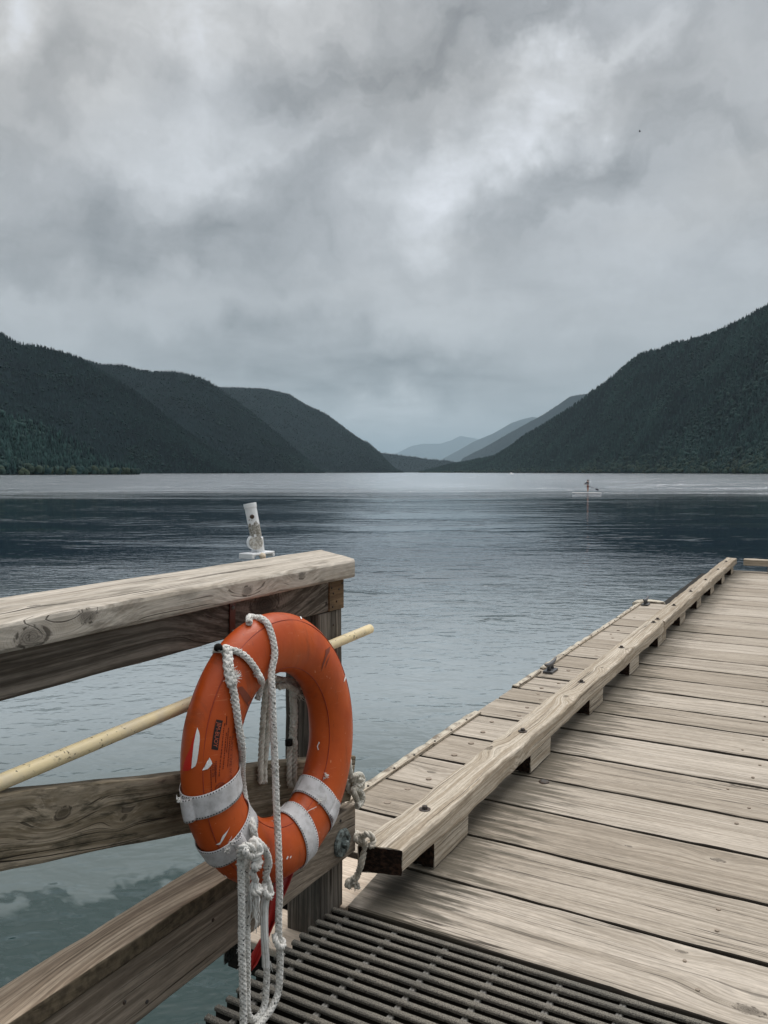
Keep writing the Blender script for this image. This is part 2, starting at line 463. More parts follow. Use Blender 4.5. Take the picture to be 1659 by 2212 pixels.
def lathe_bm(bm, prof, origin, axis, n=24, lump=0.):
    """prof: (radius, height) pairs along axis"""
    o = Vector(origin); d = Vector(axis).normalized(); a = d.orthogonal().normalized(); c = d.cross(a)
    rows = []
    for r, h in prof:
        rows.append([bm.verts.new(o + d * h + (a * math.cos(2 * math.pi * i / n) + c * math.sin(2 * math.pi * i / n)) * r *
                                  (1 + lump * math.sin(i * 2 * math.pi * 7 / n))) for i in range(n)])
    for k in range(len(rows) - 1):
        for i in range(n): bm.faces.new((rows[k][i], rows[k][(i + 1) % n], rows[k + 1][(i + 1) % n], rows[k + 1][i]))
    bm.faces.new(rows[0][::-1]); bm.faces.new(rows[-1])
    return bm


def spline(pts, step):
    """Catmull-Rom through pts, resampled at equal step"""
    P = [Vector(p) for p in pts]
    P = [P[0] * 2 - P[1]] + P + [P[-1] * 2 - P[-2]]
    dense = []
    for i in range(1, len(P) - 2):
        for k in range(14):
            t_ = k / 14; a, b_, c, d = P[i - 1], P[i], P[i + 1], P[i + 2]
            dense.append(.5 * ((2 * b_) + (c - a) * t_ + (2 * a - 5 * b_ + 4 * c - d) * t_ ** 2 + (3 * b_ - a - 3 * c + d) * t_ ** 3))
    dense.append(P[-2])
    out = [dense[0]]; acc = 0.
    for a, b_ in zip(dense, dense[1:]):
        L = (b_ - a).length
        while acc + L >= step:
            f = (step - acc) / L; a = a.lerp(b_, f); out.append(a.copy()); L = (b_ - a).length; acc = 0.
        acc += L
    out.append(dense[-1])
    return out


def frames(path):
    T = [(path[min(i + 1, len(path) - 1)] - path[max(i - 1, 0)]).normalized() for i in range(len(path))]
    n = T[0].orthogonal().normalized(); out = []
    for t_ in T:
        n = (n - t_ * n.dot(t_)).normalized(); out.append((t_, n, t_.cross(n)))
    return out


def tube_bm(bm, path, rad, n=8, cap=True):
    fr = frames(path); rows = []
    for i, (p, (t_, a, c)) in enumerate(zip(path, fr)):
        r = rad(i / max(1, len(path) - 1)) if callable(rad) else rad
        rows.append([bm.verts.new(p + (a * math.cos(2 * math.pi * j / n) + c * math.sin(2 * math.pi * j / n)) * r) for j in range(n)])
    for k in range(len(rows) - 1):
        for i in range(n): bm.faces.new((rows[k][i], rows[k][(i + 1) % n], rows[k + 1][(i + 1) % n], rows[k + 1][i]))
    if cap and n > 2: bm.faces.new(rows[0][::-1]); bm.faces.new(rows[-1])
    return bm


def rope_bm(bm, pts, r=.0095, style='braid', pitch=None):
    path = spline(pts, r * .32); fr = frames(path)
    pitch = pitch or r * (5.2 if style == 'braid' else 5.0)
    step = r * .32
    if style == 'twist':
        sets = [(2 * math.pi * k / 3, 1, .50 * r, .56 * r) for k in range(3)]
    else:
        sets = [(2 * math.pi * k / 4, sg, .56 * r, .40 * r) for k in range(4) for sg in (1, -1)]
    for ph, sg, ro, rs in sets:
        sub = []
        for i, (p, (t_, a, c)) in enumerate(zip(path, fr)):
            ang = ph + sg * 2 * math.pi * i * step / pitch
            rad = ro * (1 + (.13 * math.sin(4 * ang + sg * math.pi / 2) if style == 'braid' else 0))
            sub.append(p + (a * math.cos(ang) + c * math.sin(ang)) * rad)
        tube_bm(bm, sub[::1], rs, n=6)
    # stray fibres
    for k in range(int(len(path) / 4)):
        i = random.randrange(len(path)); t_, a, c = fr[i]; an = random.random() * 6.28
        o = a * math.cos(an) + c * math.sin(an)
        q0 = path[i] + o * r * .8; q1 = q0 + (o * .6 + t_ * random.uniform(-1, 1)) * r * random.uniform(.4, 1.1)
        tube_bm(bm, [q0, (q0 + q1) / 2 + t_ * r * .1, q1], r * .085, n=3)
    return bm


def fray_bm(bm, p, d, length, spread, count, r=.0016, taper=True):
    p = Vector(p); d = Vector(d).normalized()
    for k in range(count):
        dd = (d + Vector((random.gauss(0, spread), random.gauss(0, spread), random.gauss(0, spread)))).normalized()
        L = length * random.uniform(.5, 1.1)
        q = [p + Vector((random.gauss(0, .003), random.gauss(0, .003), random.gauss(0, .003)))]
        for j in range(4):
            q.append(q[-1] + dd * L / 4 + Vector((random.gauss(0, 1), random.gauss(0, 1), random.gauss(0, 1))) * L * .05)
        tube_bm(bm, q, (lambda f: r * (1 - .75 * f)) if taper else r, n=4)


# ================================================================== DOCK
dock = empty('dock')
tag(dock, 'weathered grey plank dock reaching out over the lake on the right', 'dock')
seams = [2.322, 2.66, 3.035, 3.405, 3.78, 4.177, 4.60, 5.006, 5.303, 5.668, 6.063, 6.46, 6.845, 7.231, 7.612, 7.976, 8.354, 8.75, 9.124, 9.51]
while seams[-1] < 13.2: seams.append(seams[-1] + .372)
seams[-1] = 13.40
PT = .065
bm = bmesh.new()
for i, (a, c) in enumerate(zip(seams, seams[1:])):
    g = random.uniform(.007, .013) if i > 8 else random.uniform(.010, .016)
    if i == 0: a -= .014
    left = -1.93 + random.uniform(-.012, .012) if c < 9.6 else -1.43 + random.uniform(-.01, .01)
    if i == 0: left = -1.452
    dz = random.uniform(-.003, .003)
    w = c - a - 2 * g * .85
    beam_bm(bm, (left, (a + c) / 2, -PT / 2 + dz), (2.6, (a + c) / 2 + random.uniform(-.004, .004), -PT / 2 + random.uniform(-.003, .003)), w, PT, (0, 1, 0),
            seed=i + 1.37, jit=.0028, ch=.007, step=.06, skew0=-.03 if i == 0 else random.uniform(-.006, .006), wob=.003)
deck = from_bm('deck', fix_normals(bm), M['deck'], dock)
# left strip beside the first plank: fresh plywood patch
beam('plywood_patch', (-1.93, 2.50, -.035), (-1.458, 2.50, -.035), .33, .03, (0, 1, 0), M['pale'], dock, seed=3.1, jit=.0005)
# stringers and header below
for xx in (-1.72, -.55, .7, 1.9):
    beam('stringer', (xx, 2.4, -.17), (xx, 13.3, -.17), .12, .2, (1, 0, 0), M['under'], dock, seed=xx + 5, step=.6)
beam('header_beam', (-1.86, 2.245, -.19), (2.5, 2.245, -.19), .12, .17, (0, 1, 0), M['under'], dock, seed=8.1, step=.3)
beam('ledge_board', (-1.79, 2.20, -.09), (-1.50, 2.20, -.09), .22, .03, (0, 1, 0), M['pale'], dock, seed=9.4, jit=.001)
bm = bmesh.new(); box_bm(bm, (-1.80, 2.12, -.155), (.006, .05, .085), .002)
from_bm('corner_plate', bm, M['steel'], dock)
bm = bmesh.new(); cyl_bm(bm, (-1.797, 2.105, -.14), (-1.806, 2.105, -.14), .007)
# dark joists below the gangway end
beam('fascia_board', (-1.915, 2.7, -.2), (-1.915, 9.5, -.2), .04, .26, (1, 0, 0), M['kick'], dock, seed=2.2, step=.3)
beam('fascia_board', (-1.40, 9.6, -.2), (-1.40, 13.3, -.2), .04, .26, (1, 0, 0), M['kick'], dock, seed=2.9, step=.3)
bm.free()
for (px, py) in ((-1.75, 4.5), (-1.75, 9.0), (-1.3, 13.0), (1.9, 13.0), (1.9, 6.0)):
    bm = bmesh.new(); cyl_bm(bm, (px, py, -4.5), (px, py, -.27), .15, .14, 14, True, 6); from_bm('pile', bm, M['under'], dock, True)
# wood plugs over the screws
m, t, b = material('plug_wood', (.30, .245, .195), .8, .2); M['plug'] = m
bm = bmesh.new(); cyl_bm(bm, (0, 0, -.008), (0, 0, .0042), .0125, .012, 12)
pm = bpy.data.meshes.new('screw_plug'); bm.to_mesh(pm); bm.free(); pm.materials.append(M['plug'])
for i, (a, c) in enumerate(zip(seams[:17], seams[1:])):
    for xx in (-1.72, -.35, .62):
        if xx < -1.4 and i == 0: continue
        for q in (.27, .75):
            if random.random() < .25: continue
            o = bpy.data.objects.new('screw_plug', pm); COL.objects.link(o); o.parent = dock
            o.location = (xx + random.uniform(-.06, .06), a + (c - a) * (q + random.uniform(-.07, .07)), 0); k_ = random.uniform(.8, 1.2) * (1.15 if xx < -1.4 else .6)
            o.scale = (k_, k_, 1)
# dead knot hole near the second block
bm = bmesh.new()
o = onz(1175, 1689, .0)
lathe_bm(bm, [(.001, .007), (.012, .008), (.019, .006), (.024, .0035), (.026, .0)], (o.x, o.y, 0), (0, 0, 1), 14, .12)
from_bm('knot_plug', bm, M['iron'], dock)


# ------------------------------------------------------------------ bull rails
END = []


def bull_rail(label, y0, y1, x=-1.352, blocks=(), bolts=(), seed=1., w=.15):
    root = empty('bull_rail', (x, y0, 0)); tag(root, label, 'bull rail', 'bull rails round the dock edge')
    beam('timber', (x, y0, .147), (x, y1, .147), w, .094, (1, 0, 0), M['rail'], root, seed=seed, jit=.006, ch=.012, step=.05, skew0=.045, wob=.006)
    for k, (a, c) in enumerate(blocks):
        bo = beam('block', (x + .008, a, .051), (x + .008, c, .051), .112, .098, (1, 0, 0), M['rail'], root, seed=seed + 3 + k * 1.7, jit=.003, ch=.006)
        END.append((bo, x + .008, a))
    for by in bolts:
        bx = x + random.uniform(-.008, .012); ang = random.random()
        bm = bmesh.new()
        lathe_bm(bm, [(.022, .0), (.023, .003), (.019, .004)], (bx, by, .194), (0, 0, 1), 20)
        lathe_bm(bm, [(.0115, .004), (.0115, .014), (.0095, .016)], (bx, by, .194), (0, 0, 1), 6)
        bmesh.ops.rotate(bm, verts=bm.verts[:], cent=(bx, by, 0), matrix=Matrix.Rotation(ang, 3, 'Z'))
        from_bm('bolt', bm, M['iron'], root)
    return root


blk = [(2.70 + 1.108 * k, 3.02 + 1.108 * k) for k in range(10)]
blt = [2.757, 3.847, 4.939, 6.066, 7.22, 7.40, 8.254, 9.312, 10.412, 11.60, 12.7]
bull_rail('long weathered bull rail timber with a dark sawn end nearest the railing', 2.40, 7.315, blocks=blk[:4] + [(7.12, 7.312)], bolts=blt[:5], seed=4.3)
bull_rail('split bull rail timber running on to the far corner of the dock', 7.318, 13.32, blocks=[(7.32, 7.50)] + blk[5:], bolts=blt[5:], seed=6.8)
# crosswise rail at the far end
root = empty('bull_rail', (-1.1, 13.25, 0)); tag(root, 'short bull rail lying crosswise at the far end of the dock', 'bull rail', 'bull rails round the dock edge')
beam('timber', (-1.17, 13.25, .147), (2.5, 13.25, .147), .15, .094, (0, 1, 0), M['rail'], root, seed=12.2, jit=.005, ch=.01)
for xx in (-.74, .4, 1.5):
    beam('block', (xx - .10, 13.25, .051), (xx + .18, 13.25, .051), .112, .098, (0, 1, 0), M['rail'], root, seed=13 + xx, jit=.003)
# dark end grain of timber and blocks, camera-side shade painted into the colour
bm = bmesh.new()
gl = bm.verts.layers.float_vector.new('gc')
m, t, b = material('shaded_end_grain', (.03, .018, .013), .9, .15)
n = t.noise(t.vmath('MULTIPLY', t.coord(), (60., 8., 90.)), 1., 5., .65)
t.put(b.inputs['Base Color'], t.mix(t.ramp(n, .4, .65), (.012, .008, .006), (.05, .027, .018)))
t.put(b.inputs['Normal'], t.bump(n, .8, .01)); M['shaded_endgrain'] = m


def end_face(parent, x0, x1, z0, z1, y0, skew, yoff=.0035, mat='shaded_endgrain', name='shaded_end'):
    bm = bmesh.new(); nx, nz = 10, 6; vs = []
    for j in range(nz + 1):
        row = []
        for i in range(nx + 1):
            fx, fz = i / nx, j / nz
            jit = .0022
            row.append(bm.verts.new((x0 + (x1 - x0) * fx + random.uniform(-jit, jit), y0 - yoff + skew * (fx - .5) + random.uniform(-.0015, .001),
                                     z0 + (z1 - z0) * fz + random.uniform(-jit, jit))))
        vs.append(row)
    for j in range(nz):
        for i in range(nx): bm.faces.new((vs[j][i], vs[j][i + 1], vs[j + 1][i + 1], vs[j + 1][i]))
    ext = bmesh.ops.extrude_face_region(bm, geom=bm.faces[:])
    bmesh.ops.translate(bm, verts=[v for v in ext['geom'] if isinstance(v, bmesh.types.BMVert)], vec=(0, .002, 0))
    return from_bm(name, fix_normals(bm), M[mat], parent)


near_rail = [o for o in COL.objects if o.name == 'bull_rail'][0]
for bo, bx, by in END: end_face(bo, bx - .053, bx + .053, .005, .097, by, 0., .003)  # thin dark sheets carry the shade of the block ends
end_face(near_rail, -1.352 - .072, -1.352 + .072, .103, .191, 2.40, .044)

# ------------------------------------------------------------------ edge fender strips
pieces = [(2.75, 3.60), (3.45, 3.95), (3.92, 4.62), (5.30, 5.80), (5.90, 7.25), (7.2, 8.3), (8.35, 9.45)]
for k, (a, c) in enumerate(pieces):
    root = empty('edge_bumper', (-1.92, a, 0))
    bm = bmesh.new(); n = 24; rows = []
    bulge = [.004, .010, .018, .004, .016, .004, .006][k]
    for i in range(n + 1):
        f = i / n; y = a + (c - a) * f; s = math.sin(math.pi * f) ** .7
        out = -1.925 - .014 - bulge * s - .012 * mnoise.noise((y * 7, k, 0))
        up = .006 + .014 * s * (bulge > .02) + .009 * mnoise.noise((y * 9, k, 3))
        sec = [(-1.885, .006), (-1.897, .010), (-1.915, .010 + up * .6), ((out - 1.925) / 2, .006 + up), (out + .006, up * .7), (out, -.02), (out + .01, -.05), (-1.936, -.06)]
        rows.append([bm.verts.new((x, y, z)) for x, z in sec])
    for i in range(n):
        for j in range(len(rows[0]) - 1): bm.faces.new((rows[i][j], rows[i + 1][j], rows[i + 1][j + 1], rows[i][j + 1]))
    strip = from_bm('strip', fix_normals(bm), M['fender'], root, True)
    md = strip.modifiers.new('thick', 'SOLIDIFY'); md.thickness = .006; md.offset = -1
    bm = bmesh.new(); beam_bm(bm, (-1.893, a, .012), (-1.893, c, .012), .016, .008, (1, 0, 0), seed=k + 1.1, jit=.001, ch=.002)
    from_bm('batten', fix_normals(bm), M['rail'], root)
    for j in range(max(2, int((c - a) / .22))):
        yy = a + .05 + j * .22
        bm = bmesh.new(); lathe_bm(bm, [(.006, 0.), (.006, .004), (.003, .007)], (-1.893, yy, .016), (0, 0, 1), 8)
        from_bm('screw', bm, M['iron'], root)
    tag(root, ['cream vinyl bumper strip on the dock edge nearest the railing', 'short cream bumper strip overlapping its neighbour by the nearest deck boards',
               'cream bumper strip with an open rolled end on the dock edge', 'short low bumper strip on the dock edge before the nearer cleat',
               'long bowed bumper strip on the dock edge just past the nearer cleat', 'thin bumper strip between the two cleats toward the far corner',
               'last bumper strip on the dock edge ending at the farther cleat'][k], 'bumper', 'bumper strips along the dock edge')
# corner pad
bm = bmesh.new()
pr = [(-1.99, 9.38), (-1.985, 9.56), (-1.93, 9.66), (-1.84, 9.69), (-1.74, 9.66), (-1.66, 9.58), (-1.655, 9.522), (-1.88, 9.522), (-1.935, 9.36)]
for zlist in ((-.16, .02),):
    bot = [bm.verts.new((x, y, zlist[0])) for x, y in pr]; top = [bm.verts.new((x, y, zlist[1])) for x, y in pr]
    for i in range(len(pr)): bm.faces.new((bot[i], bot[(i + 1) % len(pr)], top[(i + 1) % len(pr)], top[i]))
    bm.faces.new(bot[::-1]); bm.faces.new(top)
bmesh.ops.bevel(bm, geom=bm.edges[:], offset=.012, segments=2, affect='EDGES')
o = from_bm('corner_bumper', fix_normals(bm), M['fender'], None); tag(o, 'rounded cream corner pad at the far end of the dock side, behind a cleat', 'bumper')


def cleat(y, label):
    root = empty('mooring_cleat', (-1.835, y, 0)); tag(root, label, 'cleat', 'mooring cleats on the dock')
    bm = bmesh.new(); box_bm(bm, (-1.835, y, .010), (.075, .15, .018), .006); from_bm('base_plate', bm, M['cleat'], root)
    bm = bmesh.new()
    for s in (-1, 1): cyl_bm(bm, (-1.835, y + s * .04, .017), (-1.835, y + s * .03, .057), .016, .012, 12)
    from_bm('stem', bm, M['cleat'], root, True)
    path = spline([(-1.835, y - .135, .082), (-1.835, y - .085, .066), (-1.835, y, .058), (-1.835, y + .085, .066), (-1.835, y + .135, .082)], .01)
    bm = bmesh.new(); tube_bm(bm, path, lambda f: .006 + .0105 * math.sin(math.pi * f), 10); from_bm('horns', bm, M['cleat'], root, True)


cleat(5.86, 'dark iron cleat halfway along the dock edge')
cleat(9.36, 'dark iron cleat at the far corner beside the cream pad')

# ================================================================== GRATING
gr = empty('gangway_grating', (-1.49, 2.3, 0)); tag(gr, 'dark gritty bar grating at the foot of the railing before the planks', 'grating')
bm = bmesh.new(); k = 0; y = 2.292
while y > .2:
    xl = -1.488 + random.uniform(-.003, .003)
    # T-shaped bar: flat gritty cap over a web
    prof = [(-.0098, -.010), (-.0098, -.003), (-.007, 0), (.007, 0), (.0098, -.003), (.0098, -.010), (.004, -.014), (.004, -.05), (-.004, -.05), (-.004, -.014)]
    rows = []; nx = 60
    for i in range(nx + 1):
        xx = xl + (1.6 - xl) * i / nx
        rows.append([bm.verts.new((xx, y + a, z - .004 + random.uniform(-.0008, .0008) * (z > -.02))) for a, z in prof])
    for i in range(nx):
        for j in range(len(prof)): bm.faces.new((rows[i][j], rows[i][(j + 1) % len(prof)], rows[i + 1][(j + 1) % len(prof)], rows[i + 1][j]))
    bm.faces.new(rows[0]); bm.faces.new(rows[-1][::-1])
    y -= .0455; k += 1
fix_normals(bm)
for f in bm.faces:
    if f.calc_center_median().z < -.0165: f.material_index = 1  # webs below the caps coloured near black, painting shade into the gaps
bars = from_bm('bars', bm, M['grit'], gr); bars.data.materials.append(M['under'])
bm = bmesh.new()
for j in range(17):
    xx = -1.42 + .1855 * j
    yy = 2.30
    for q in range(46):
        yb = 2.292 - .0455 * q
        # rod with a pair of wedge clips between each two bars
        for s in (-1, 1):
            cyl_bm(bm, (xx + s * .0045, yb - .006, -.022), (xx + s * .0045, yb - .0395, -.022), .0062, .0062, 7)
from_bm('cross_rods', bm, M['rod'], gr, True)
bm = bmesh.new()
for xx in (-1.40, -.2, 1.0):
    beam_bm(bm, (xx, .2, -.12), (xx, 2.16, -.12), .06, .13, (1, 0, 0), seed=xx + 4, step=.4)
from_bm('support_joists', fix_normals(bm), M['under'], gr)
bm = bmesh.new()
yy = 2.1; q = 0
while yy > .2:
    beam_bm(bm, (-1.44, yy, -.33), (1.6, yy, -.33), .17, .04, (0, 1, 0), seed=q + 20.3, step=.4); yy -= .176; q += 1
from_bm('added_gap_shade_boards', fix_normals(bm), M['under'], gr)  # near-black boards added below so the grating gaps read as shade

# ================================================================== RAILING
rl = empty('railing', (-1.55, 2.28, 0)); tag(rl, 'weathered timber railing with thick cap and diagonal brace beside the gangway', 'railing')
beam('cap', (-1.588, .2, 1.169), (-1.588, 2.49, 1.169), .296, .064, (1, 0, 0), M['cap'], rl, seed=5.2, jit=.0035, ch=.010, step=.05, skew1=-.23)
beam('top_rail', (-1.505, .2, 1.082), (-1.505, 2.352, 1.082), .050, .105, (1, 0, 0), M['beam'], rl, seed=2.6, jit=.002)
beam('top_rail', (-1.70, .2, 1.082), (-1.70, 2.352, 1.082), .050, .105, (1, 0, 0), M['beam'], rl, seed=3.6, jit=.002)
beam('end_block', (-1.478, 2.268, 1.081), (-1.478, 2.356, 1.081), .008, .100, (1, 0, 0), M['brown'], rl, seed=7.7, jit=.001, ch=.002)
beam('post', (-1.552, 2.285, -.40), (-1.552, 2.285, 1.028), .142, .142, (1, 0, 0), M['post'], rl, seed=9.6, jit=.003, ch=.006)
beam('brace', (-1.455, .30, .962), (-1.455, 2.345, .443), .050, .152, (1, 0, 0), M['brace'], rl, seed=11.3, jit=.003, ch=.006)
beam('bottom_rail', (-1.455, .3, .262), (-1.455, 2.357, .262), .050, .164, (1, 0, 0), M['kick'], rl, seed=14.2, jit=.0025, ch=.005)
beam('bottom_rail_top', (-1.487, .3, .368), (-1.487, 2.15, .368), .122, .046, (1, 0, 0), M['kicktop'], rl, seed=15.9, jit=.0025, ch=.006)
bm = bmesh.new()
lathe_bm(bm, [(.046, -.002), (.047, .004), (.043, .011), (.026, .013), (.021, .009), (.012, .008)], (-1.43, 2.266, .248), (1, 0, 0), 42, .03)
from_bm('malleable_washer', bm, M['washer'], rl)
bm = bmesh.new(); lathe_bm(bm, [(.015, .006), (.015, .02), (.011, .025)], (-1.43, 2.270, .244), (1, 0, 0), 6)
from_bm('bolt_head', bm, M['washer'], rl)
bm = bmesh.new()
for (yy, zz) in ((2.29, 1.09), (2.325, 1.10), (2.31, 1.06), (2.28, 1.11), (2.345, 1.118), (2.285, 1.045)):
    bm = bmesh.new(); lathe_bm(bm, [(.0035, -.001), (.0035, .002), (.002, .003)], (-1.474, yy, zz), (1, 0, 0), 8); from_bm('nail', bm, M['iron'], rl)
for (yy, zz) in ((2.262, .325), (1.31, .255), (1.62, .30), (1.38, .215)):
    bm = bmesh.new(); lathe_bm(bm, [(.005, -.001), (.005, .002), (.003, .003)], (-1.43, yy, zz), (1, 0, 0), 8); from_bm('nail', bm, M['iron'], rl)
for (yy, zz) in ((2.30, .98), (2.30, .90)):
    bm = bmesh.new(); lathe_bm(bm, [(.004, -.001), (.004, .002), (.002, .003)], (-1.481, yy, zz), (1, 0, 0), 8); from_bm('nail', bm, M['iron'], rl)
# brown strap hook that carries the ring
bm = bmesh.new()
sp = [(-1.476, 1.768, 1.135), (-1.476, 1.766, 1.04), (-1.470, 1.765, 1.02), (-1.44, 1.764, .998), (-1.40, 1.764, .985), (-1.36, 1.764, 1.0), (-1.345, 1.764, 1.03)]
path = spline(sp, .006)
for i in range(len(path) - 1):
    pass
rows = []
for i, p in enumerate(path):
    tt = (path[min(i + 1, len(path) - 1)] - path[max(i - 1, 0)]).normalized(); nn = Vector((0, 1, 0)).cross(tt).normalized() * .0022
    rows.append([bm.verts.new(p + Vector((0, s * .0115, 0)) + nn * q) for s, q in ((-1, 1), (1, 1), (1, -1), (-1, -1))])
for i in range(len(rows) - 1):
    for j in range(4): bm.faces.new((rows[i][j], rows[i][(j + 1) % 4], rows[i + 1][(j + 1) % 4], rows[i + 1][j]))
bm.faces.new(rows[0]); bm.faces.new(rows[-1][::-1])
hk = from_bm('strap_hook', fix_normals(bm), M['strapmetal'], rl)
for zz in (1.118, 1.05):
    bm = bmesh.new(); lathe_bm(bm, [(.006, 0), (.006, .003), (.003, .005)], (-1.474, 1.767, zz), (1, 0, 0), 8); from_bm('screw', bm, M['steel'], hk)

# ------------------------------------------------------------------ flag pole bracket on the cap
FB = Vector((-1.785, 2.275, 1.197))
fb = empty('flagpole_bracket', FB); tag(fb, 'white tilting flagpole bracket with peeling paint on the railing cap', 'bracket')
bm = bmesh.new()
box_bm(bm, FB + Vector((0, 0, .016)), (.060, .128, .008), .003)
for s_ in (-1, 1): box_bm(bm, FB + Vector((0, s_ * .058, .007)), (.060, .012, .012), .002)
box_bm(bm, FB + Vector((-.02, -.02, .007)), (.02, .05, .012), .002)
from_bm('base_plate', bm, M['bracket'], fb)
sw = FB + Vector((0, -.012, .056))
axis = Vector((.86, -.50, 0)).normalized()
bm = bmesh.new()
cyl_bm(bm, FB + Vector((-.004, .012, .018)), FB + Vector((-.004, .004, .070)), .0225, .0225, 20)
lathe_bm(bm, [(.024, -.014), (.0275, -.009), (.0275, .006), (.025, .009)], sw, axis, 30)
from_bm('swivel_base', bm, M['bracket'], fb, False)
bm = bmesh.new()
lathe_bm(bm, [(.0255, .0095), (.025, .014), (.021, .016), (.011, .0155), (.008, .019), (.003, .019)], sw, axis, 24)
from_bm('swivel_disc', bm, M['cast'], fb)
t0 = FB + Vector((.004, -.010, .074)); t1 = FB + Vector((-.018, -.016, .192))
bm = bmesh.new(); d = (t1 - t0)
cyl_bm(bm, t0, t1 - d * .09, .0205, .0210, 22, True, 6)
a = d.normalized()
ringo = []; oo = a.orthogonal().normalized(); cc = a.cross(oo)
for rr, dd in ((.0210, -.016), (.0228, -.014), (.0230, -.001), (.0225, .001), (.0180, .001), (.0172, -.05)):
    ringo.append([bm.verts.new(t1 + a * dd + (oo * math.cos(2 * math.pi * i / 22) + cc * math.sin(2 * math.pi * i / 22)) * rr) for i in range(22)])
for k in range(5):
    for i in range(22): bm.faces.new((ringo[k][i], ringo[k][(i + 1) % 22], ringo[k + 1][(i + 1) % 22], ringo[k + 1][i]))
tube = from_bm('tube', bm, M['bracket'], fb, False)
sc = t0.lerp(t1, .62) + axis * .019 + Vector((-.5, -.86, 0)) * .008
bm = bmesh.new(); lathe_bm(bm, [(.0075, -.004), (.0075, .003), (.005, .006), (.002, .004)], sc, axis, 12)
from_bm('set_screw', bm, M['iron'], tube)
bm = bmesh.new(); lathe_bm(bm, [(.010, -.006), (.013, .0), (.010, .006), (.004, .009)], FB + Vector((.034, -.012, .008)), (.9, -.4, .3), 12, .12)
m, t, b = material('yellowed_sealant', (.62, .52, .40), .6, .3)
from_bm('sealant_blob', bm, m, fb, True)
# put the bracket paint coordinates on the tube (z measured from the base)
for o in list(fb.children):
    if o.data: pass

# ------------------------------------------------------------------ yellow pole
p0, p1 = onx(0, 1690, -1.448), onx(800, 1358, -1.448)
dv = (p1 - p0)
q0 = p0 - dv * .6
bm = bmesh.new()
path = [q0.lerp(p1, f / 40) for f in range(41)]
tube_bm(bm, path, .0168, 20, True)
bmesh.ops.bevel(bm, geom=[e for e in bm.edges if len(e.link_faces) == 2 and any(len(f.verts) > 6 for f in e.link_faces)], offset=.003, segments=2, affect='EDGES')
pole = from_bm('rescue_pole', bm, M['pole'], None, True)
tag(pole, 'chipped pale yellow pole hung along the railing behind the orange ring', 'pole')

# ================================================================== LIFE RING
LC = Vector((-1.34, 1.79, .745)); RR, RA, RB, LEAN, YAW = .278, .083, .059, math.tan(-.086), math.tan(-.007)


def ring_pt(u, v, off=0.):
    rr = RR + (RA + off) * math.cos(v); n = (RB + off) * math.sin(v)
    y = rr * math.cos(u); z = rr * math.sin(u)
    return Vector((LC.x + n + z * LEAN + y * YAW, LC.y + y, LC.z + z))


ring = empty('life_ring', LC); tag(ring, 'orange life ring with white straps hanging on the railing', 'life ring')
bm = bmesh.new(); NU, NV = 150, 48
rows = []
for i in range(NU):
    u = 2 * math.pi * i / NU
    rows.append([bm.verts.new(ring_pt(u, 2 * math.pi * j / NV, .0022 * mnoise.noise((3 * math.cos(u), 3 * math.sin(u), math.sin(2 * math.pi * j / NV))) )) for j in range(NV)])
for i in range(NU):
    for j in range(NV): bm.faces.new((rows[i][j], rows[(i + 1) % NU][j], rows[(i + 1) % NU][(j + 1) % NV], rows[i][(j + 1) % NV]))
fix_normals(bm)
RBVH = BVHTree.FromBMesh(bm)
from_bm('body', bm, M['orange'], ring, True)
GU = np.array([[tuple(ring_pt(2 * math.pi * i / 720, 2 * math.pi * j / 240)) for j in range(240)] for i in range(720)])


def ring_hit(px, py):
    r = ray(px, py); h = RBVH.ray_cast(CAM, r.normalized())
    return h


def ring_uv(px, py):
    h = ring_hit(px, py)
    if h[0] is None: return None
    d = ((GU - np.array(h[0])) ** 2).sum(-1); i, j = np.unravel_index(d.argmin(), d.shape)
    return 2 * math.pi * i / 720, 2 * math.pi * j / 240


# moulding seam
bm = bmesh.new()
for v0 in (R(38), R(142)):
    path = [ring_pt(2 * math.pi * i / 140, v0, .0004) for i in range(141)]
    tube_bm(bm, path, .0013, 6, False)
from_bm('mould_seam', bm, M['seam'], ring, True)


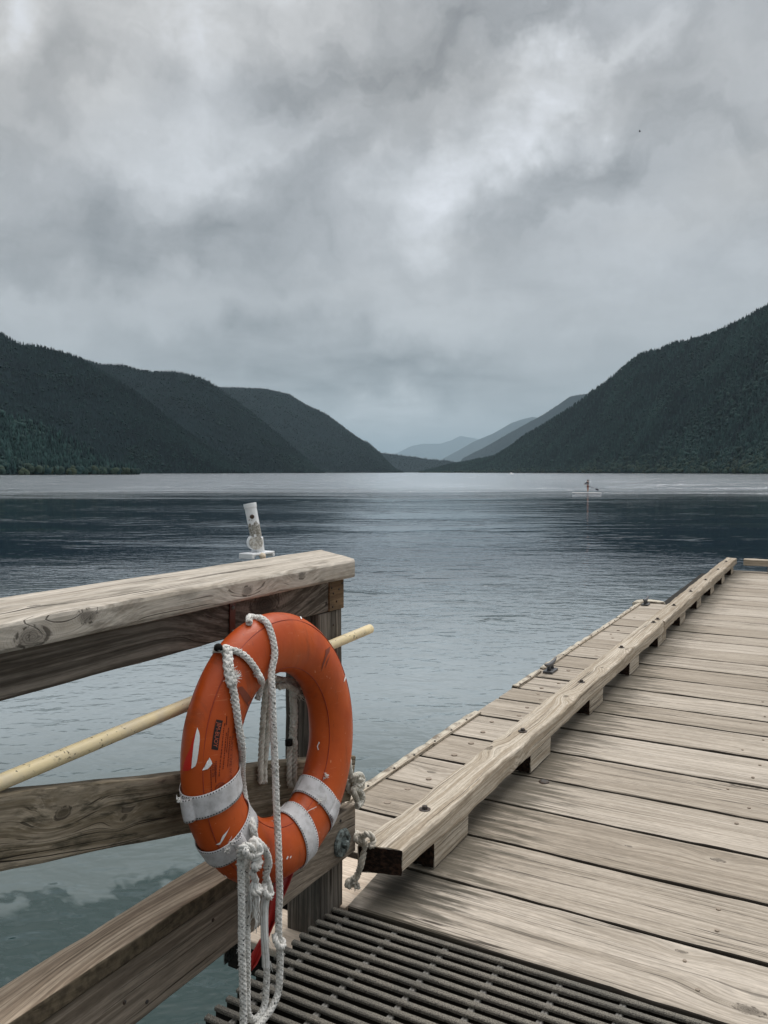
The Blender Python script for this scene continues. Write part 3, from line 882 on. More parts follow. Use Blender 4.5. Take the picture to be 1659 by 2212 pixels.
def strap(uc, k, vlo, vhi, tab=None, hw=.029):
    """webbing round the tube at ring angle uc, leaning by k radians per radian of v"""
    bm = bmesh.new(); gl = bm.verts.layers.float_vector.new('gc'); n = 72; m_ = 8; rows = []
    for i in range(n + 1):
        v = vlo + (vhi - vlo) * i / n; row = []
        rr = RR + RA * math.cos(v)
        for j in range(m_ + 1):
            s = (j / m_ - .5) * 2 * hw
            u = uc + k * math.sin(v - math.pi / 2) + s / max(rr, .2)
            p = ring_pt(u, v, .0028 + .0016 * (mnoise.noise((i * .17, j * .3, uc * 5)) + .2))
            vv = bm.verts.new(p); vv[gl] = Vector((i / n * (vhi - vlo) * .075, s, 0)); row.append(vv)
        rows.append(row)
    for i in range(n):
        for j in range(m_): bm.faces.new((rows[i][j], rows[i + 1][j], rows[i + 1][j + 1], rows[i][j + 1]))
    o = from_bm('strap', fix_normals(bm), M['webbing'], ring, True)
    md = o.modifiers.new('thick', 'SOLIDIFY'); md.thickness = .0022; md.offset = 1
    if tab is not None:   # folded tab standing off where the ends are stitched
        bm = bmesh.new(); gl = bm.verts.layers.float_vector.new('gc'); rows = []
        for i in range(9):
            f = i / 8; row = []
            for j in range(m_ + 1):
                s = (j / m_ - .5) * 2 * hw * .96
                v = tab[0] + (tab[1] - tab[0]) * f
                rr = RR + RA * math.cos(v); u = uc + k * math.sin(v - math.pi / 2) + s / max(rr, .2)
                lift = tab[2] * math.sin(math.pi * f) ** .6
                vv = bm.verts.new(ring_pt(u, v, .005 + lift)); vv[gl] = Vector((f * .05, s * 1.02, 0)); row.append(vv)
            rows.append(row)
        for i in range(8):
            for j in range(m_): bm.faces.new((rows[i][j], rows[i + 1][j], rows[i + 1][j + 1], rows[i][j + 1]))
        tb = from_bm('strap_fold', fix_normals(bm), M['webbing'], o, True)
        md = tb.modifiers.new('thick', 'SOLIDIFY'); md.thickness = .0022; md.offset = 1
    return o


def strap_from(pts, **kw):
    uv = [ring_uv(*p) for p in pts]; uv = [q for q in uv if q]
    us = np.unwrap(np.array([q[0] for q in uv])); s = np.array([math.sin(q[1] - math.pi / 2) for q in uv])
    A = np.stack([np.ones_like(s), s], 1); sol = np.linalg.lstsq(A, us, rcond=None)[0]
    return strap(float(sol[0]), float(np.clip(sol[1], -.35, .35)), R(-160), R(200), **kw)


strap_from([(400, 1742), (455, 1728), (505, 1705)], tab=(R(-12), R(14), .016))
strap_from([(543, 1768), (520, 1822), (470, 1852)], tab=(R(62), R(84), .008))
strap_from([(620, 1733), (653, 1771), (672, 1815)])
strap_from([(645, 1690), (683, 1706), (715, 1742)], tab=(R(70), R(96), .007))


def patch_bm(bm, pts, off, cuts=3):
    vs = [bm.verts.new((x, y, 0)) for x, y in pts]
    f = bm.faces.new(vs)
    r = bmesh.ops.triangulate(bm, faces=[f])
    es = list({e for ff in r['faces'] for e in ff.edges})
    bmesh.ops.subdivide_edges(bm, edges=es, cuts=cuts, use_grid_fill=True)


def ring_patch(name, polys, mat, off=.0016, parent=None, cuts=3):
    if len(polys) > 1:
        for q in polys: ring_patch(name, [q], mat, off, parent, cuts)
        return
    bm = bmesh.new()
    for pts in polys: patch_bm(bm, pts, off, cuts)
    dead = []
    for v in bm.verts:
        h = ring_hit(v.co.x, v.co.y)
        if h[0] is None: dead.append(v)
        else: v.co = h[0] + h[1] * off
    bmesh.ops.delete(bm, geom=dead, context='VERTS')
    return from_bm(name, fix_normals(bm), M[mat], parent or ring, True)


z3 = lambda x, y: (356.6 + x * .13228, 1508.7 + y * .13228)
z2 = lambda x, y: (329.2 + x * .29762, 1289.2 + y * .29762)
zb = lambda x, y: (384 + x * .2064, 1755.5 + y * .2064)
ring_patch('gash', [[z3(*p) for p in ((530, 475), (552, 530), (567, 600), (568, 680), (556, 790), (545, 880), (533, 970), (520, 1040), (495, 1105), (437, 1145), (440, 1050), (455, 900), (475, 720), (505, 570))],
                    [z3(*p) for p in ((720, 960), (735, 985), (752, 1020), (765, 1060), (740, 1100), (690, 1150), (605, 1175), (680, 1130), (705, 1075), (737, 1050))],
                    [z2(*p) for p in ((1062, 140), (1078, 148), (1083, 162), (1076, 166), (1070, 152))],
                    [z2(*p) for p in ((1396, 560), (1400, 590), (1392, 612), (1384, 618), (1390, 590))],
                    [z2(*p) for p in ((1210, 1050), (1217, 1060), (1206, 1075), (1203, 1090), (1210, 1108), (1203, 1113), (1196, 1085))],
                    [z2(*p) for p in ((975, 1880), (985, 1884), (975, 1905), (966, 1903))], [z2(*p) for p in ((1000, 1878), (1006, 1880), (998, 1898), (992, 1894))],
                    [zb(*p) for p in ((543, 140), (500, 230), (470, 285), (440, 330), (395, 330), (440, 305), (465, 240), (520, 180))],
                    [zb(*p) for p in ((490, 640), (520, 665), (522, 672), (500, 660))], [zb(*p) for p in ((525, 697), (570, 712), (565, 725), (530, 708))]], 'foam', .0022)
ring_patch('torn_flap', [[z3(*p) for p in ((512, 520), (490, 620), (470, 760), (455, 860), (443, 960), (437, 1140), (380, 1180), (290, 1180), (310, 1080), (350, 950), (400, 850), (450, 680))]], 'freshred', .0014)
ring_patch('scuff_mark', [[z2(*p) for p in ((618, 655), (650, 650), (690, 700), (730, 755), (725, 780), (690, 795), (650, 730), (625, 690))],
                          [z2(*p) for p in ((1255, 385), (1290, 360), (1283, 400), (1265, 430), (1240, 500), (1222, 545), (1232, 480), (1250, 430))],
                          [z2(*p) for p in ((1290, 415), (1280, 450), (1250, 525), (1262, 470))]], 'scuff', .0012)


def ring_text(name, txt, px, py, size, mat, box=None, off=.0022, along=1.):
    """lettering that runs down the tube, tops of the letters toward the hole"""
    uv = ring_uv(px, py)
    cu = bpy.data.curves.new(name, 'FONT'); cu.body = txt; cu.size = size; cu.align_x = 'CENTER'; cu.align_y = 'CENTER'; cu.resolution_u = 3
    o = bpy.data.objects.new(name, cu); COL.objects.link(o)
    bpy.context.view_layer.update()
    me = bpy.data.meshes.new_from_object(o.evaluated_get(bpy.context.evaluated_depsgraph_get()))
    bpy.data.objects.remove(o); bpy.data.curves.remove(cu)
    def place(x, y, of):
        v = uv[1] + y / .072; rr = RR + RA * math.cos(v)
        return ring_pt(uv[0] + x / rr, v, of)
    ob = None
    if box:
        bm = bmesh.new(); rows = []
        for i in range(17):
            rows.append([bm.verts.new(place((i / 16 - .5) * box[0], (j / 4 - .5) * box[1], .0014)) for j in range(5)])
        for i in range(16):
            for j in range(4): bm.faces.new((rows[i][j], rows[i + 1][j], rows[i + 1][j + 1], rows[i][j + 1]))
        ob = from_bm('label_panel', fix_normals(bm), M['print'], ring)
    for v in me.vertices: v.co = place(v.co.x * along, v.co.y, off)
    me.update()
    link(name, me, M[mat], ob or ring)
    return uv


ring_text('lettering', 'JIM-BUOY', *z2(465, 1005), .0142, 'letter', (.070, .0165), along=.95)
ring_text('lettering', 'RING BUOY TYPE IV PFD', *z2(568, 1130), .0115, 'faint', along=1.25)
ring_text('lettering', 'MODEL', *z3(825, 1150), .0085, 'faint', along=1.25)
ring_text('lettering', 'SIZE 24', *z3(788, 1165), .0085, 'faint', along=1.25)
uvc = ring_text('lettering', 'UL', *z3(905, 1470), .017, 'faint')
bm = bmesh.new()
tube_bm(bm, [ring_pt(uvc[0] + .0135 * math.cos(a_ * .314) / .28, uvc[1] + .0135 * math.sin(a_ * .314) / .072, .0014) for a_ in range(21)], .0009, 4, False)
from_bm('certification_circle', bm, M['faint'], ring)
# rows of worn, unreadable print
bm = bmesh.new()
for (xa, ya, xb, yb) in ((960, 480, 880, 1270), (1000, 560, 945, 1160), (1035, 480, 1005, 880), (1060, 620, 1020, 1120), (745, 1130, 760, 1620), (975, 400, 965, 450), (830, 1090, 828, 1370), (1005, 290, 1000, 430), (505, 1900, 520, 2010)):
    bm = bmesh.new(); f = 0.
    while f < 1.:
        g = min(1., f + random.uniform(.02, .06)); a_ = ring_hit(*z3(xa + (xb - xa) * f, ya + (yb - ya) * f)); c_ = ring_hit(*z3(xa + (xb - xa) * g, ya + (yb - ya) * g))
        if a_[0] is not None and c_[0] is not None:
            tube_bm(bm, [a_[0] + a_[1] * .0006, (a_[0] + c_[0]) / 2 + a_[1] * .0008, c_[0] + c_[1] * .0006], .0011, 4)
        f = g + random.uniform(.012, .03)
    from_bm('worn_print', bm, M['faint'], ring)
# fray and thread at the stitched strap ends
bm = bmesh.new()
for (px, py, n, dr, L) in ((*z2(1255, 1310), 20, (.3, .4, 1), .011), (*z2(1205, 1480), 22, (.5, -.6, -.9), .015), (*z2(190, 1475), 22, (.5, -.3, .6), .008), (*zb(505, 370), 30, (.6, 0, .4), .014), (*zb(545, 300), 12, (.6, .2, .6), .016), (*z2(900, 1480), 4, (.4, .2, 1), .01)):
    h = ring_hit(px, py); c_ = (h[0] + h[1] * .006) if h[0] is not None else onx(px, py, -1.33)
    bm = bmesh.new(); fray_bm(bm, c_, dr, L, .8, n, .0012); from_bm('frayed_thread', bm, M['fray'], ring)
for pts in (((1180, 1530), (1150, 1545), (1125, 1560), (1100, 1582)), ((1240, 1500), (1250, 1470), (1248, 1440))):
    q = []
    for p in pts:
        h = ring_hit(*z2(*p)); q.append((h[0] + h[1] * .008) if h[0] is not None else onx(*z2(*p), -1.28))
    bm = bmesh.new(); tube_bm(bm, spline(q, .004), .0009, 4); from_bm('loose_thread', bm, M['fray'], ring)


# ================================================================== ROPES
def rp(pts, X, r=.0095, ride=True):
    out = []
    for p in pts:
        xx = p[2] if len(p) > 2 else X
        q = onx(p[0], p[1], xx)
        if ride:
            h = ring_hit(p[0], p[1])
            if h[0] is not None:
                q2 = h[0] + h[1] * (r * .9)
                if q2.x > q.x - .0 or True:
                    q = q2 if q2.x > xx - .001 or len(p) > 3 else q
        out.append(q)
    return out


FX = -1.262
tr = empty('throw_line', onx(552, 1840, FX))
tag(tr, 'off white braided throw line looped over the ring and hanging in long bights', 'rope')
bm = bmesh.new()
rope_bm(bm, rp([(538, 1352, -1.40), (541, 1339, -1.385), (552, 1335, -1.37), (565, 1343, -1.345), (577.7, 1359, -1.32), (588, 1408, -1.30), (586.6, 1453, -1.29), (588, 1497, -1.28), (591, 1587, -1.272), (594, 1646, -1.268),
                (597, 1735, -1.26), (600, 1797, -1.25), (602, 1848, -1.24), (603, 1890, -1.238), (604, 1931, -1.24), (602, 1972, -1.24), (602, 2013, -1.24), (603, 2040, -1.24), (605, 2065, -1.24),
                (604, 2106, -1.24), (600, 2147, -1.24), (582, 2185, -1.24), (559, 2212, -1.24), (540, 2228, -1.24), (530, 2234, -1.24), (525, 2226, -1.24), (526, 2190, -1.24), (524, 2106, -1.24), (522, 2044, -1.24), (522, 1962, -1.24), (521, 1900, -1.24), (520, 1860, -1.235), (524, 1842, -1.225)], FX), .0098, 'braid')
rope_bm(bm, rp([(536, 1850, -1.245), (533, 1879, -1.248), (533, 1962, -1.25), (534, 2044, -1.25), (534, 2106, -1.25), (534, 2168, -1.25), (537, 2193, -1.25), (549, 2203, -1.25), (563, 2189, -1.25), (572, 2168, -1.25),
                (575, 2137, -1.25), (576, 2096, -1.25), (574, 2070, -1.25)], FX, ride=False), .0092, 'braid')
rope_bm(bm, rp([(576, 1925, -1.245), (580, 1935, -1.24), (583, 1925, -1.238), (578, 1905, -1.24), (574, 1890, -1.238), (580, 1870, -1.228), (578, 1850, -1.22), (568, 1832, -1.215), (556, 1826, -1.215)], FX, ride=False), .0092, 'twist')
from_bm('line', bm, M['rope'], tr, True)
# worn unlaid stretch
bm = bmesh.new()
bp = [Vector(onx(x, y, -1.25)) for x, y in ((576, 1928), (573, 1945), (571, 1962), (571, 2013), (574, 2065), (575, 2090))]
path = spline(bp, .006)
for k in range(11):
    an = k * 2 * math.pi / 11 + random.random(); ro = random.uniform(.004, .0082)
    sub = [p + Vector((math.cos(an + i * .018) * ro, math.sin(an + i * .018) * ro, 0)) for i, p in enumerate(path)]
    tube_bm(bm, sub, .0034, 6)
fray_bm(bm, bp[-1] + Vector((0, .008, .01)), (0, .3, -1), .03, .25, 8, .0012)
fray_bm(bm, bp[3], (.2, .2, -1), .05, .12, 6, .0009)
from_bm('frayed_section', bm, M['fray'], tr, True)
# knots
bm = bmesh.new()


def knot(bm, px, py, X, w, h, turns, r=.0095, style='twist', seed=1):
    rnd = random.Random(seed); pts = []
    for k in range(turns):
        a_ = k * 2.35 + seed
        pts.append(onx(px + math.cos(a_) * w * rnd.uniform(.45, 1), py + math.sin(a_ * 1.3) * h * rnd.uniform(.4, 1), X + rnd.uniform(-.012, .016)))
    rope_bm(bm, pts, r, style)


for loop in ([(520, 1858, -1.235), (518, 1840, -1.225), (524, 1829, -1.215), (536, 1828, -1.21), (546, 1836, -1.215), (543, 1846, -1.225)],
             [(545, 1836, -1.225), (537, 1832, -1.215), (530, 1838, -1.205), (534, 1848, -1.21), (545, 1848, -1.215), (552, 1838, -1.22)],
             [(546, 1812, -1.235), (552, 1820, -1.22), (558, 1828, -1.212), (562, 1838, -1.21), (556, 1850, -1.21), (547, 1856, -1.22)],
             [(540, 1822, -1.232), (552, 1816, -1.222), (563, 1824, -1.214), (572, 1836, -1.214), (577, 1848, -1.218), (578, 1862, -1.225), (574, 1872, -1.235)],
             [(553, 1860, -1.22), (548, 1868, -1.215), (552, 1876, -1.212), (559, 1870, -1.214), (562, 1858, -1.22)],
             [(552, 1874, -1.225), (546, 1884, -1.22), (549, 1896, -1.222), (553, 1903, -1.225)],
             [(544, 1920, -1.232), (549, 1928, -1.222), (558, 1928, -1.218), (562, 1921, -1.224), (556, 1915, -1.23), (547, 1916, -1.235)],
             [(574, 1905, -1.245), (570, 1918, -1.24), (574, 1932, -1.232), (582, 1938, -1.232), (585, 1926, -1.238), (579, 1914, -1.245)]):
    rope_bm(bm, [onx(x, y, X) for x, y, X in loop], .0088, 'twist')
from_bm('knot', bm, M['rope'], tr, True); bm = bmesh.new()
rope_bm(bm, [onx(x, y, X) for x, y, X in ((593, 2018, -1.245), (596, 2034, -1.232), (603, 2046, -1.228), (612, 2044, -1.232), (611, 2033, -1.24), (604, 2028, -1.246))], .0080, 'twist')
from_bm('knot', bm, M['rope'], tr, True)
bm = bmesh.new()
for (x, y) in ((549, 1905), (553, 1930)):
    fray_bm(bm, onx(x, y, -1.225), (0, -.05, -1), .085, .07, 16, .0030)
path = spline([onx(x, y, -1.226) for x, y in ((552, 1900), (550, 1912), (553, 1922))], .004)
tube_bm(bm, path, .009, 8)
from_bm('frayed_tail', bm, M['fray'], tr, True)

# line with a spliced eye on the upper left of the ring
gl_ = empty('grab_line', onx(490, 1411, -1.3)); tag(gl_, 'braided line with thick spliced eye on the upper left of the ring', 'rope')
bm = bmesh.new()
main = rp([(497, 1480), (502, 1503), (508, 1557), (515, 1616), (522.7, 1676), (530, 1730), (537.5, 1780), (543.5, 1808), (548, 1822)], -1.36, .0098)
eye0 = rp([(484, 1408), (491, 1412), (491.5, 1450), (497, 1482)], -1.36, .011)
rope_bm(bm, [eye0[-1] + Vector((0, 0, .004))] + main, .0100, 'braid')
rope_bm(bm, eye0, .0142, 'braid')
rope_bm(bm, rp([(484, 1409), (496, 1408), (508, 1410), (522, 1417), (532, 1426), (543, 1440), (551, 1453), (558, 1468), (563, 1483), (561, 1497), (556, 1510)], -1.40, .0095), .0092, 'braid')
h = ring_hit(484, 1409)
rope_bm(bm, [h[0] + h[1] * .010, onx(476, 1403, -1.352), onx(469, 1402, -1.372), onx(466.5, 1410, -1.392), onx(470, 1416, -1.40)], .0095, 'twist')
from_bm('line', bm, M['rope'], gl_, True)
bm = bmesh.new()
for k in range(3):
    hh = rp([(488, 1452), (500, 1462), (497, 1470)], -1.36)[k]
    fray_bm(bm, hh + Vector((.008, 0, 0)), ((.5, .5, .2), (.4, .8, .3), (.5, -.6, -.6))[k], .018, .5, 18, .0018)
from_bm('splice_tuft', bm, M['fray'], gl_, True)
bm = bmesh.new(); tube_bm(bm, [onx(471.5, 1398 + 3 * q, -1.352 + .006 * math.sin(q)) for q in range(3)], .0112, 10)
from_bm('black_whipping', bm, M['hole'], gl_, True)

# greyer line hung behind the ring
hl = empty('hanging_line', onx(600, 1480, -1.43)); tag(hl, 'grey doubled line hanging behind the ring, seen through its hole', 'rope')
bm = bmesh.new()
BX = -1.415
for dx in (0, 12):
    rope_bm(bm, [onx(x + dx * s, y, BX) for x, y, s in ((578, 1440, .8), (575, 1480, 1), (570, 1530, .8), (566, 1587, 1), (563, 1655, .7), (563, 1690, .7))], .0088, 'twist')
rope_bm(bm, [onx(x, y, BX) for x, y in ((575, 1452), (590, 1464), (605, 1468), (620, 1470), (632, 1474), (650, 1484))], .0105, 'braid')
rope_bm(bm, [onx(x, y, BX + .01) for x, y in ((598, 1480), (606, 1484), (618, 1480), (632, 1486), (646, 1496))], .0098, 'twist')
rope_bm(bm, [onx(x, y, BX) for x, y in ((633, 1478), (633, 1503), (635, 1545), (633, 1587), (631, 1605))], .0128, 'braid')
for dx in (-5, 6):
    rope_bm(bm, [onx(x + dx, y, BX) for x, y in ((631, 1600), (630, 1646), (630, 1688), (634, 1700))], .0088, 'twist')
from_bm('line', bm, M['rope2'], hl, True)
bm = bmesh.new(); fray_bm(bm, onx(645, 1500, BX + .015), (.3, .6, -.6), .03, .5, 20, .0015); from_bm('splice_tuft', bm, M['rope2'], hl, True)
bm = bmesh.new(); tube_bm(bm, [onx(624, 1598 + 4 * q, BX + .004) for q in range(4)], .0115, 10); from_bm('black_whipping', bm, M['hole'], hl, True)

# grey rope knotted round the end of brace and bottom rail
kl = empty('knotted_line', onx(770, 1690, -1.42)); tag(kl, 'grey knotted rope end tied round the railing corner right of the ring', 'rope')
bm = bmesh.new(); KX = -1.41
rope_bm(bm, [onx(x, y, KX) for x, y in ((749, 1630), (752, 1640), (755, 1662), (759, 1678), (768, 1690), (776, 1694))], .0112, 'twist')
for lp in ([(762, 1684), (768, 1676), (778, 1674), (783, 1684), (780, 1694), (770, 1698), (763, 1692)], [(768, 1692), (774, 1684), (781, 1688), (782, 1700), (774, 1706), (766, 1702)],
           [(766, 1700), (763, 1710), (768, 1720), (772, 1732)]):
    rope_bm(bm, [onx(x, y, KX + .012 * math.sin(i * 1.7)) for i, (x, y) in enumerate(lp)], .0105, 'twist')
rope_bm(bm, [onx(x, y, KX) for x, y in ((774, 1704), (781, 1716), (782, 1728), (776, 1738), (771, 1741))], .0125, 'braid')
rope_bm(bm, [onx(x, y, KX - .02) for x, y in ((757, 1672), (750, 1690), (752, 1705), (760, 1712))], .0105, 'twist')
from_bm('line', bm, M['rope2'], kl, True)

# cream rope hanging over the end of the bull rail
dl = empty('dock_line', ony(782, 1830, 2.385)); tag(dl, 'short cream twisted rope looped over the dark end of the bull rail', 'rope')
bm = bmesh.new(); DY = 2.375
dk = lambda pts, Y=DY: [ony(x, y, Y + (0.012 * math.sin(i * 1.9))) for i, (x, y) in enumerate(pts)]
rope_bm(bm, [Vector((-1.47, 2.39, .26)), Vector((-1.462, 2.39, .235))] + dk([(769, 1803), (773, 1808), (778, 1812), (786, 1820), (788, 1832), (784, 1850), (780, 1868), (774, 1884), (768, 1898), (759, 1906)]), .0115, 'twist')
rope_bm(bm, dk([(774, 1814), (782, 1808), (791, 1801), (800, 1804), (806, 1814), (805, 1824), (798, 1828)], DY - .01), .0110, 'twist')
rope_bm(bm, dk([(778, 1806), (772, 1800), (767, 1806), (771, 1816), (780, 1818)], DY - .012), .0105, 'twist')
rope_bm(bm, dk([(768, 1896), (760, 1900), (751, 1906), (752, 1914), (760, 1911)], DY - .01), .0115, 'twist')
rope_bm(bm, dk([(762, 1903), (768, 1908), (772, 1916)]), .0115, 'twist')
from_bm('line', bm, M['rope3'], dl, True)
bm = bmesh.new(); fray_bm(bm, ony(772, 1915, DY), (.2, -.1, -1), .016, .5, 18, .0014); from_bm('frayed_end', bm, M['rope3'], dl, True)

# red streamer below the ring
bm = bmesh.new()
edge = [((592, 1904), (640, 1871)), ((583, 1945), (625, 1912)), ((577, 1985), (610, 1945)), ((574, 2012), (598, 1985)), ((560, 2030), (588, 2008)), ((548, 2052), (577, 2035)), ((541, 2062), (566, 2060)), ((541, 2080), (556, 2082)), ((541, 2097), (546, 2095))]
rows = []
for (l, r_) in edge:
    rows.append([bm.verts.new(onx(l[0] + (r_[0] - l[0]) * f, l[1] + (r_[1] - l[1]) * f, -1.33 - .012 * math.sin(f * 3.1) + .01 * f)) for f in (0, .25, .5, .75, 1.)])
for i in range(len(rows) - 1):
    for j in range(4): bm.faces.new((rows[i][j], rows[i + 1][j], rows[i + 1][j + 1], rows[i][j + 1]))
bmesh.ops.subdivide_edges(bm, edges=bm.edges[:], cuts=1, use_grid_fill=True)
o = from_bm('red_streamer', fix_normals(bm), M['red'], None, True); tag(o, 'thin pointed red plastic strip dangling under the ring', 'streamer')
md = o.modifiers.new('thick', 'SOLIDIFY'); md.thickness = .003

# ================================================================== LAKE
wm, t, b = material('lake_water', (.02, .04, .045), .03, .5)
b.inputs['IOR'].default_value = 1.333
p = t.coord('Object'); x, y, z = t.sep(p)
dist = t.vmath('LENGTH', t.vmath('MULTIPLY', p, (1, 1, 0)))
def rot(v, ang):
    n = t.new('ShaderNodeVectorRotate', rotation_type='Z_AXIS'); t.put(n.inputs['Vector'], v); n.inputs['Angle'].default_value = ang; return n.outputs[0]


# wind-roughened belt far out; calmer lee near the dock
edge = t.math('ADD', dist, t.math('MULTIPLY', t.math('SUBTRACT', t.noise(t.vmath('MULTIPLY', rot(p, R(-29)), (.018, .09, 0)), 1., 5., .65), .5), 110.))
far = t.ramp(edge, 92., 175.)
pr_ = t.vmath('MULTIPLY', p, (1, 1, 0))


pa = rot(pr_, R(-30))           # crests lie roughly across the line of sight
w1 = t.noise(t.vmath('MULTIPLY', pa, (.36, .62, 1)), 1., 3., .5, .5)
w2 = t.noise(t.vmath('MULTIPLY', rot(pr_, R(-18)), (1.15, 1.9, 1)), 1., 3., .55, .4)
w3 = t.noise(t.vmath('MULTIPLY', rot(pr_, R(-45)), (2.6, 4.6, 1)), 1., 2., .5)
w0 = t.noise(t.vmath('MULTIPLY', pa, (.09, .17, 1)), 1., 2., .5)
patch = t.ramp(t.noise(t.vmath('MULTIPLY', pa, (.035, .09, 1)), 1., 3., .5), .40, .60, .42, 1.1)
hgt = t.math('ADD', t.math('MULTIPLY', w1, .046), t.math('ADD', t.math('MULTIPLY', w2, .020), t.math('ADD', t.math('MULTIPLY', w3, .0060), t.math('MULTIPLY', w0, .05))))
w4 = t.ramp(t.noise(t.vmath('MULTIPLY', rot(pr_, R(-24)), (.40, .85, 1)), 1., 3., .5, .4), .55, .78)
w4 = t.math('MULTIPLY', w4, t.ramp(t.noise(t.vmath('MULTIPLY', pa, (.03, .07, 1)), 1., 3., .55), .46, .64, .002, .08))
hgt = t.math('ADD', t.math('MULTIPLY', hgt, patch), w4)
hgt = t.math('ADD', hgt, t.math('MULTIPLY', t.math('ADD', t.math('MULTIPLY', w2, .040), t.math('MULTIPLY', w3, .020)), t.ramp(dist, 42., 9.)))
amp = t.math('ADD', 1., t.math('MULTIPLY', far, 5.))
t.put(b.inputs['Normal'], t.bump(t.math('MULTIPLY', hgt, amp), 1., 1.))
t.put(b.inputs['Roughness'], t.math('ADD', .03, t.math('MULTIPLY', far, .10)))
# lake bed: pale silt with dark weed showing in the shallows, deep blue further out
bed = t.noise(t.vmath('ADD', t.vmath('MULTIPLY', p, (.55, .55, 0)), t.vmath('SCALE', t.vmath('SUBTRACT', t.noise(t.vmath('MULTIPLY', p, (3., 5., 0)), 1., 2., .5, out='Color'), (.5, .5, .5)), .35)), 1., 4., .6, .4)
bedf = t.math('ADD', bed, t.ramp(dist, 5.1, 8.0, -.22, .20))
sil = t.mix(t.ramp(bedf, .475, .525), (.020, .041, .039), t.mix(t.ramp(dist, 7., 13.), (.092, .118, .116), (.27, .31, .325)))
shallow = t.ramp(t.math('ADD', dist, t.math('MULTIPLY', t.math('SUBTRACT', bed, .5), 8.)), 36., 10.)
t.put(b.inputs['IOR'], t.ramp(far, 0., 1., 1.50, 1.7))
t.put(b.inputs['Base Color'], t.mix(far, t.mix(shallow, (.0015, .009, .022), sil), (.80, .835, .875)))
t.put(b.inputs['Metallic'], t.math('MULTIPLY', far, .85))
bm = bmesh.new()
ringsR = [0, 4, 8, 16, 32, 64, 128, 300, 800, 2000, 6000, 20000, 60000, 105000]
NA = 64; prev = None
for r in ringsR:
    cur = [bm.verts.new((0, 0, 0))] if r == 0 else [bm.verts.new((r * math.cos(2 * math.pi * i / NA), r * math.sin(2 * math.pi * i / NA), 0)) for i in range(NA)]
    if prev:
        for i in range(NA):
            if len(prev) == 1: bm.faces.new((prev[0], cur[i], cur[(i + 1) % NA]))
            else: bm.faces.new((prev[i], cur[i], cur[(i + 1) % NA], prev[(i + 1) % NA]))
    prev = cur
w = from_bm('water', bm, wm); w.location = (0, 0, WZ)
w['kind'] = 'structure'; w['label'] = 'rippled lake water, pale near the dock and dark blue under the hills'

# ================================================================== HILLS AND FOREST
def vnoise(x, y, seed=0):
    """smooth value noise on numpy arrays"""
    xi, yi = np.floor(x).astype(np.int64), np.floor(y).astype(np.int64)
    fx, fy = x - xi, y - yi; fx = fx * fx * (3 - 2 * fx); fy = fy * fy * (3 - 2 * fy)
    def h(a, c):
        v = (a * 374761393 + c * 668265263 + seed * 974634777) & 0xffffffff
        v = ((v ^ (v >> 13)) * 1274126177) & 0xffffffff
        return ((v ^ (v >> 16)) & 0xffff) / 65535.
    return (h(xi, yi) * (1 - fx) + h(xi + 1, yi) * fx) * (1 - fy) + (h(xi, yi + 1) * (1 - fx) + h(xi + 1, yi + 1) * fx) * fy


def fbm(x, y, seed=0, o=4):
    s, a, n = 0, 1., 0
    for k in range(o):
        s = s + a * vnoise(x * 2 ** k, y * 2 ** k, seed + k); n += a; a *= .5
    return s / n


hm, t, b = material('hillside_ground', (.02, .032, .02), .95, .1)
p = t.coord()
t.put(b.inputs['Base Color'], t.mix(t.ramp(t.noise(p, .03, 6., .65), .38, .66), (.0011, .0072, .0105), (.004, .015, .019)))
hm2 = hm
fm, t, b = material('forest_foliage', (.03, .05, .03), .9, .15)
tint = t.attr('tint'); warm = t.attr('warm')
c = t.mix(tint, (.0010, .0072, .0112), (.020, .050, .047))
c = t.mix(warm, c, (.055, .060, .026))
t.put(b.inputs['Base Color'], c)


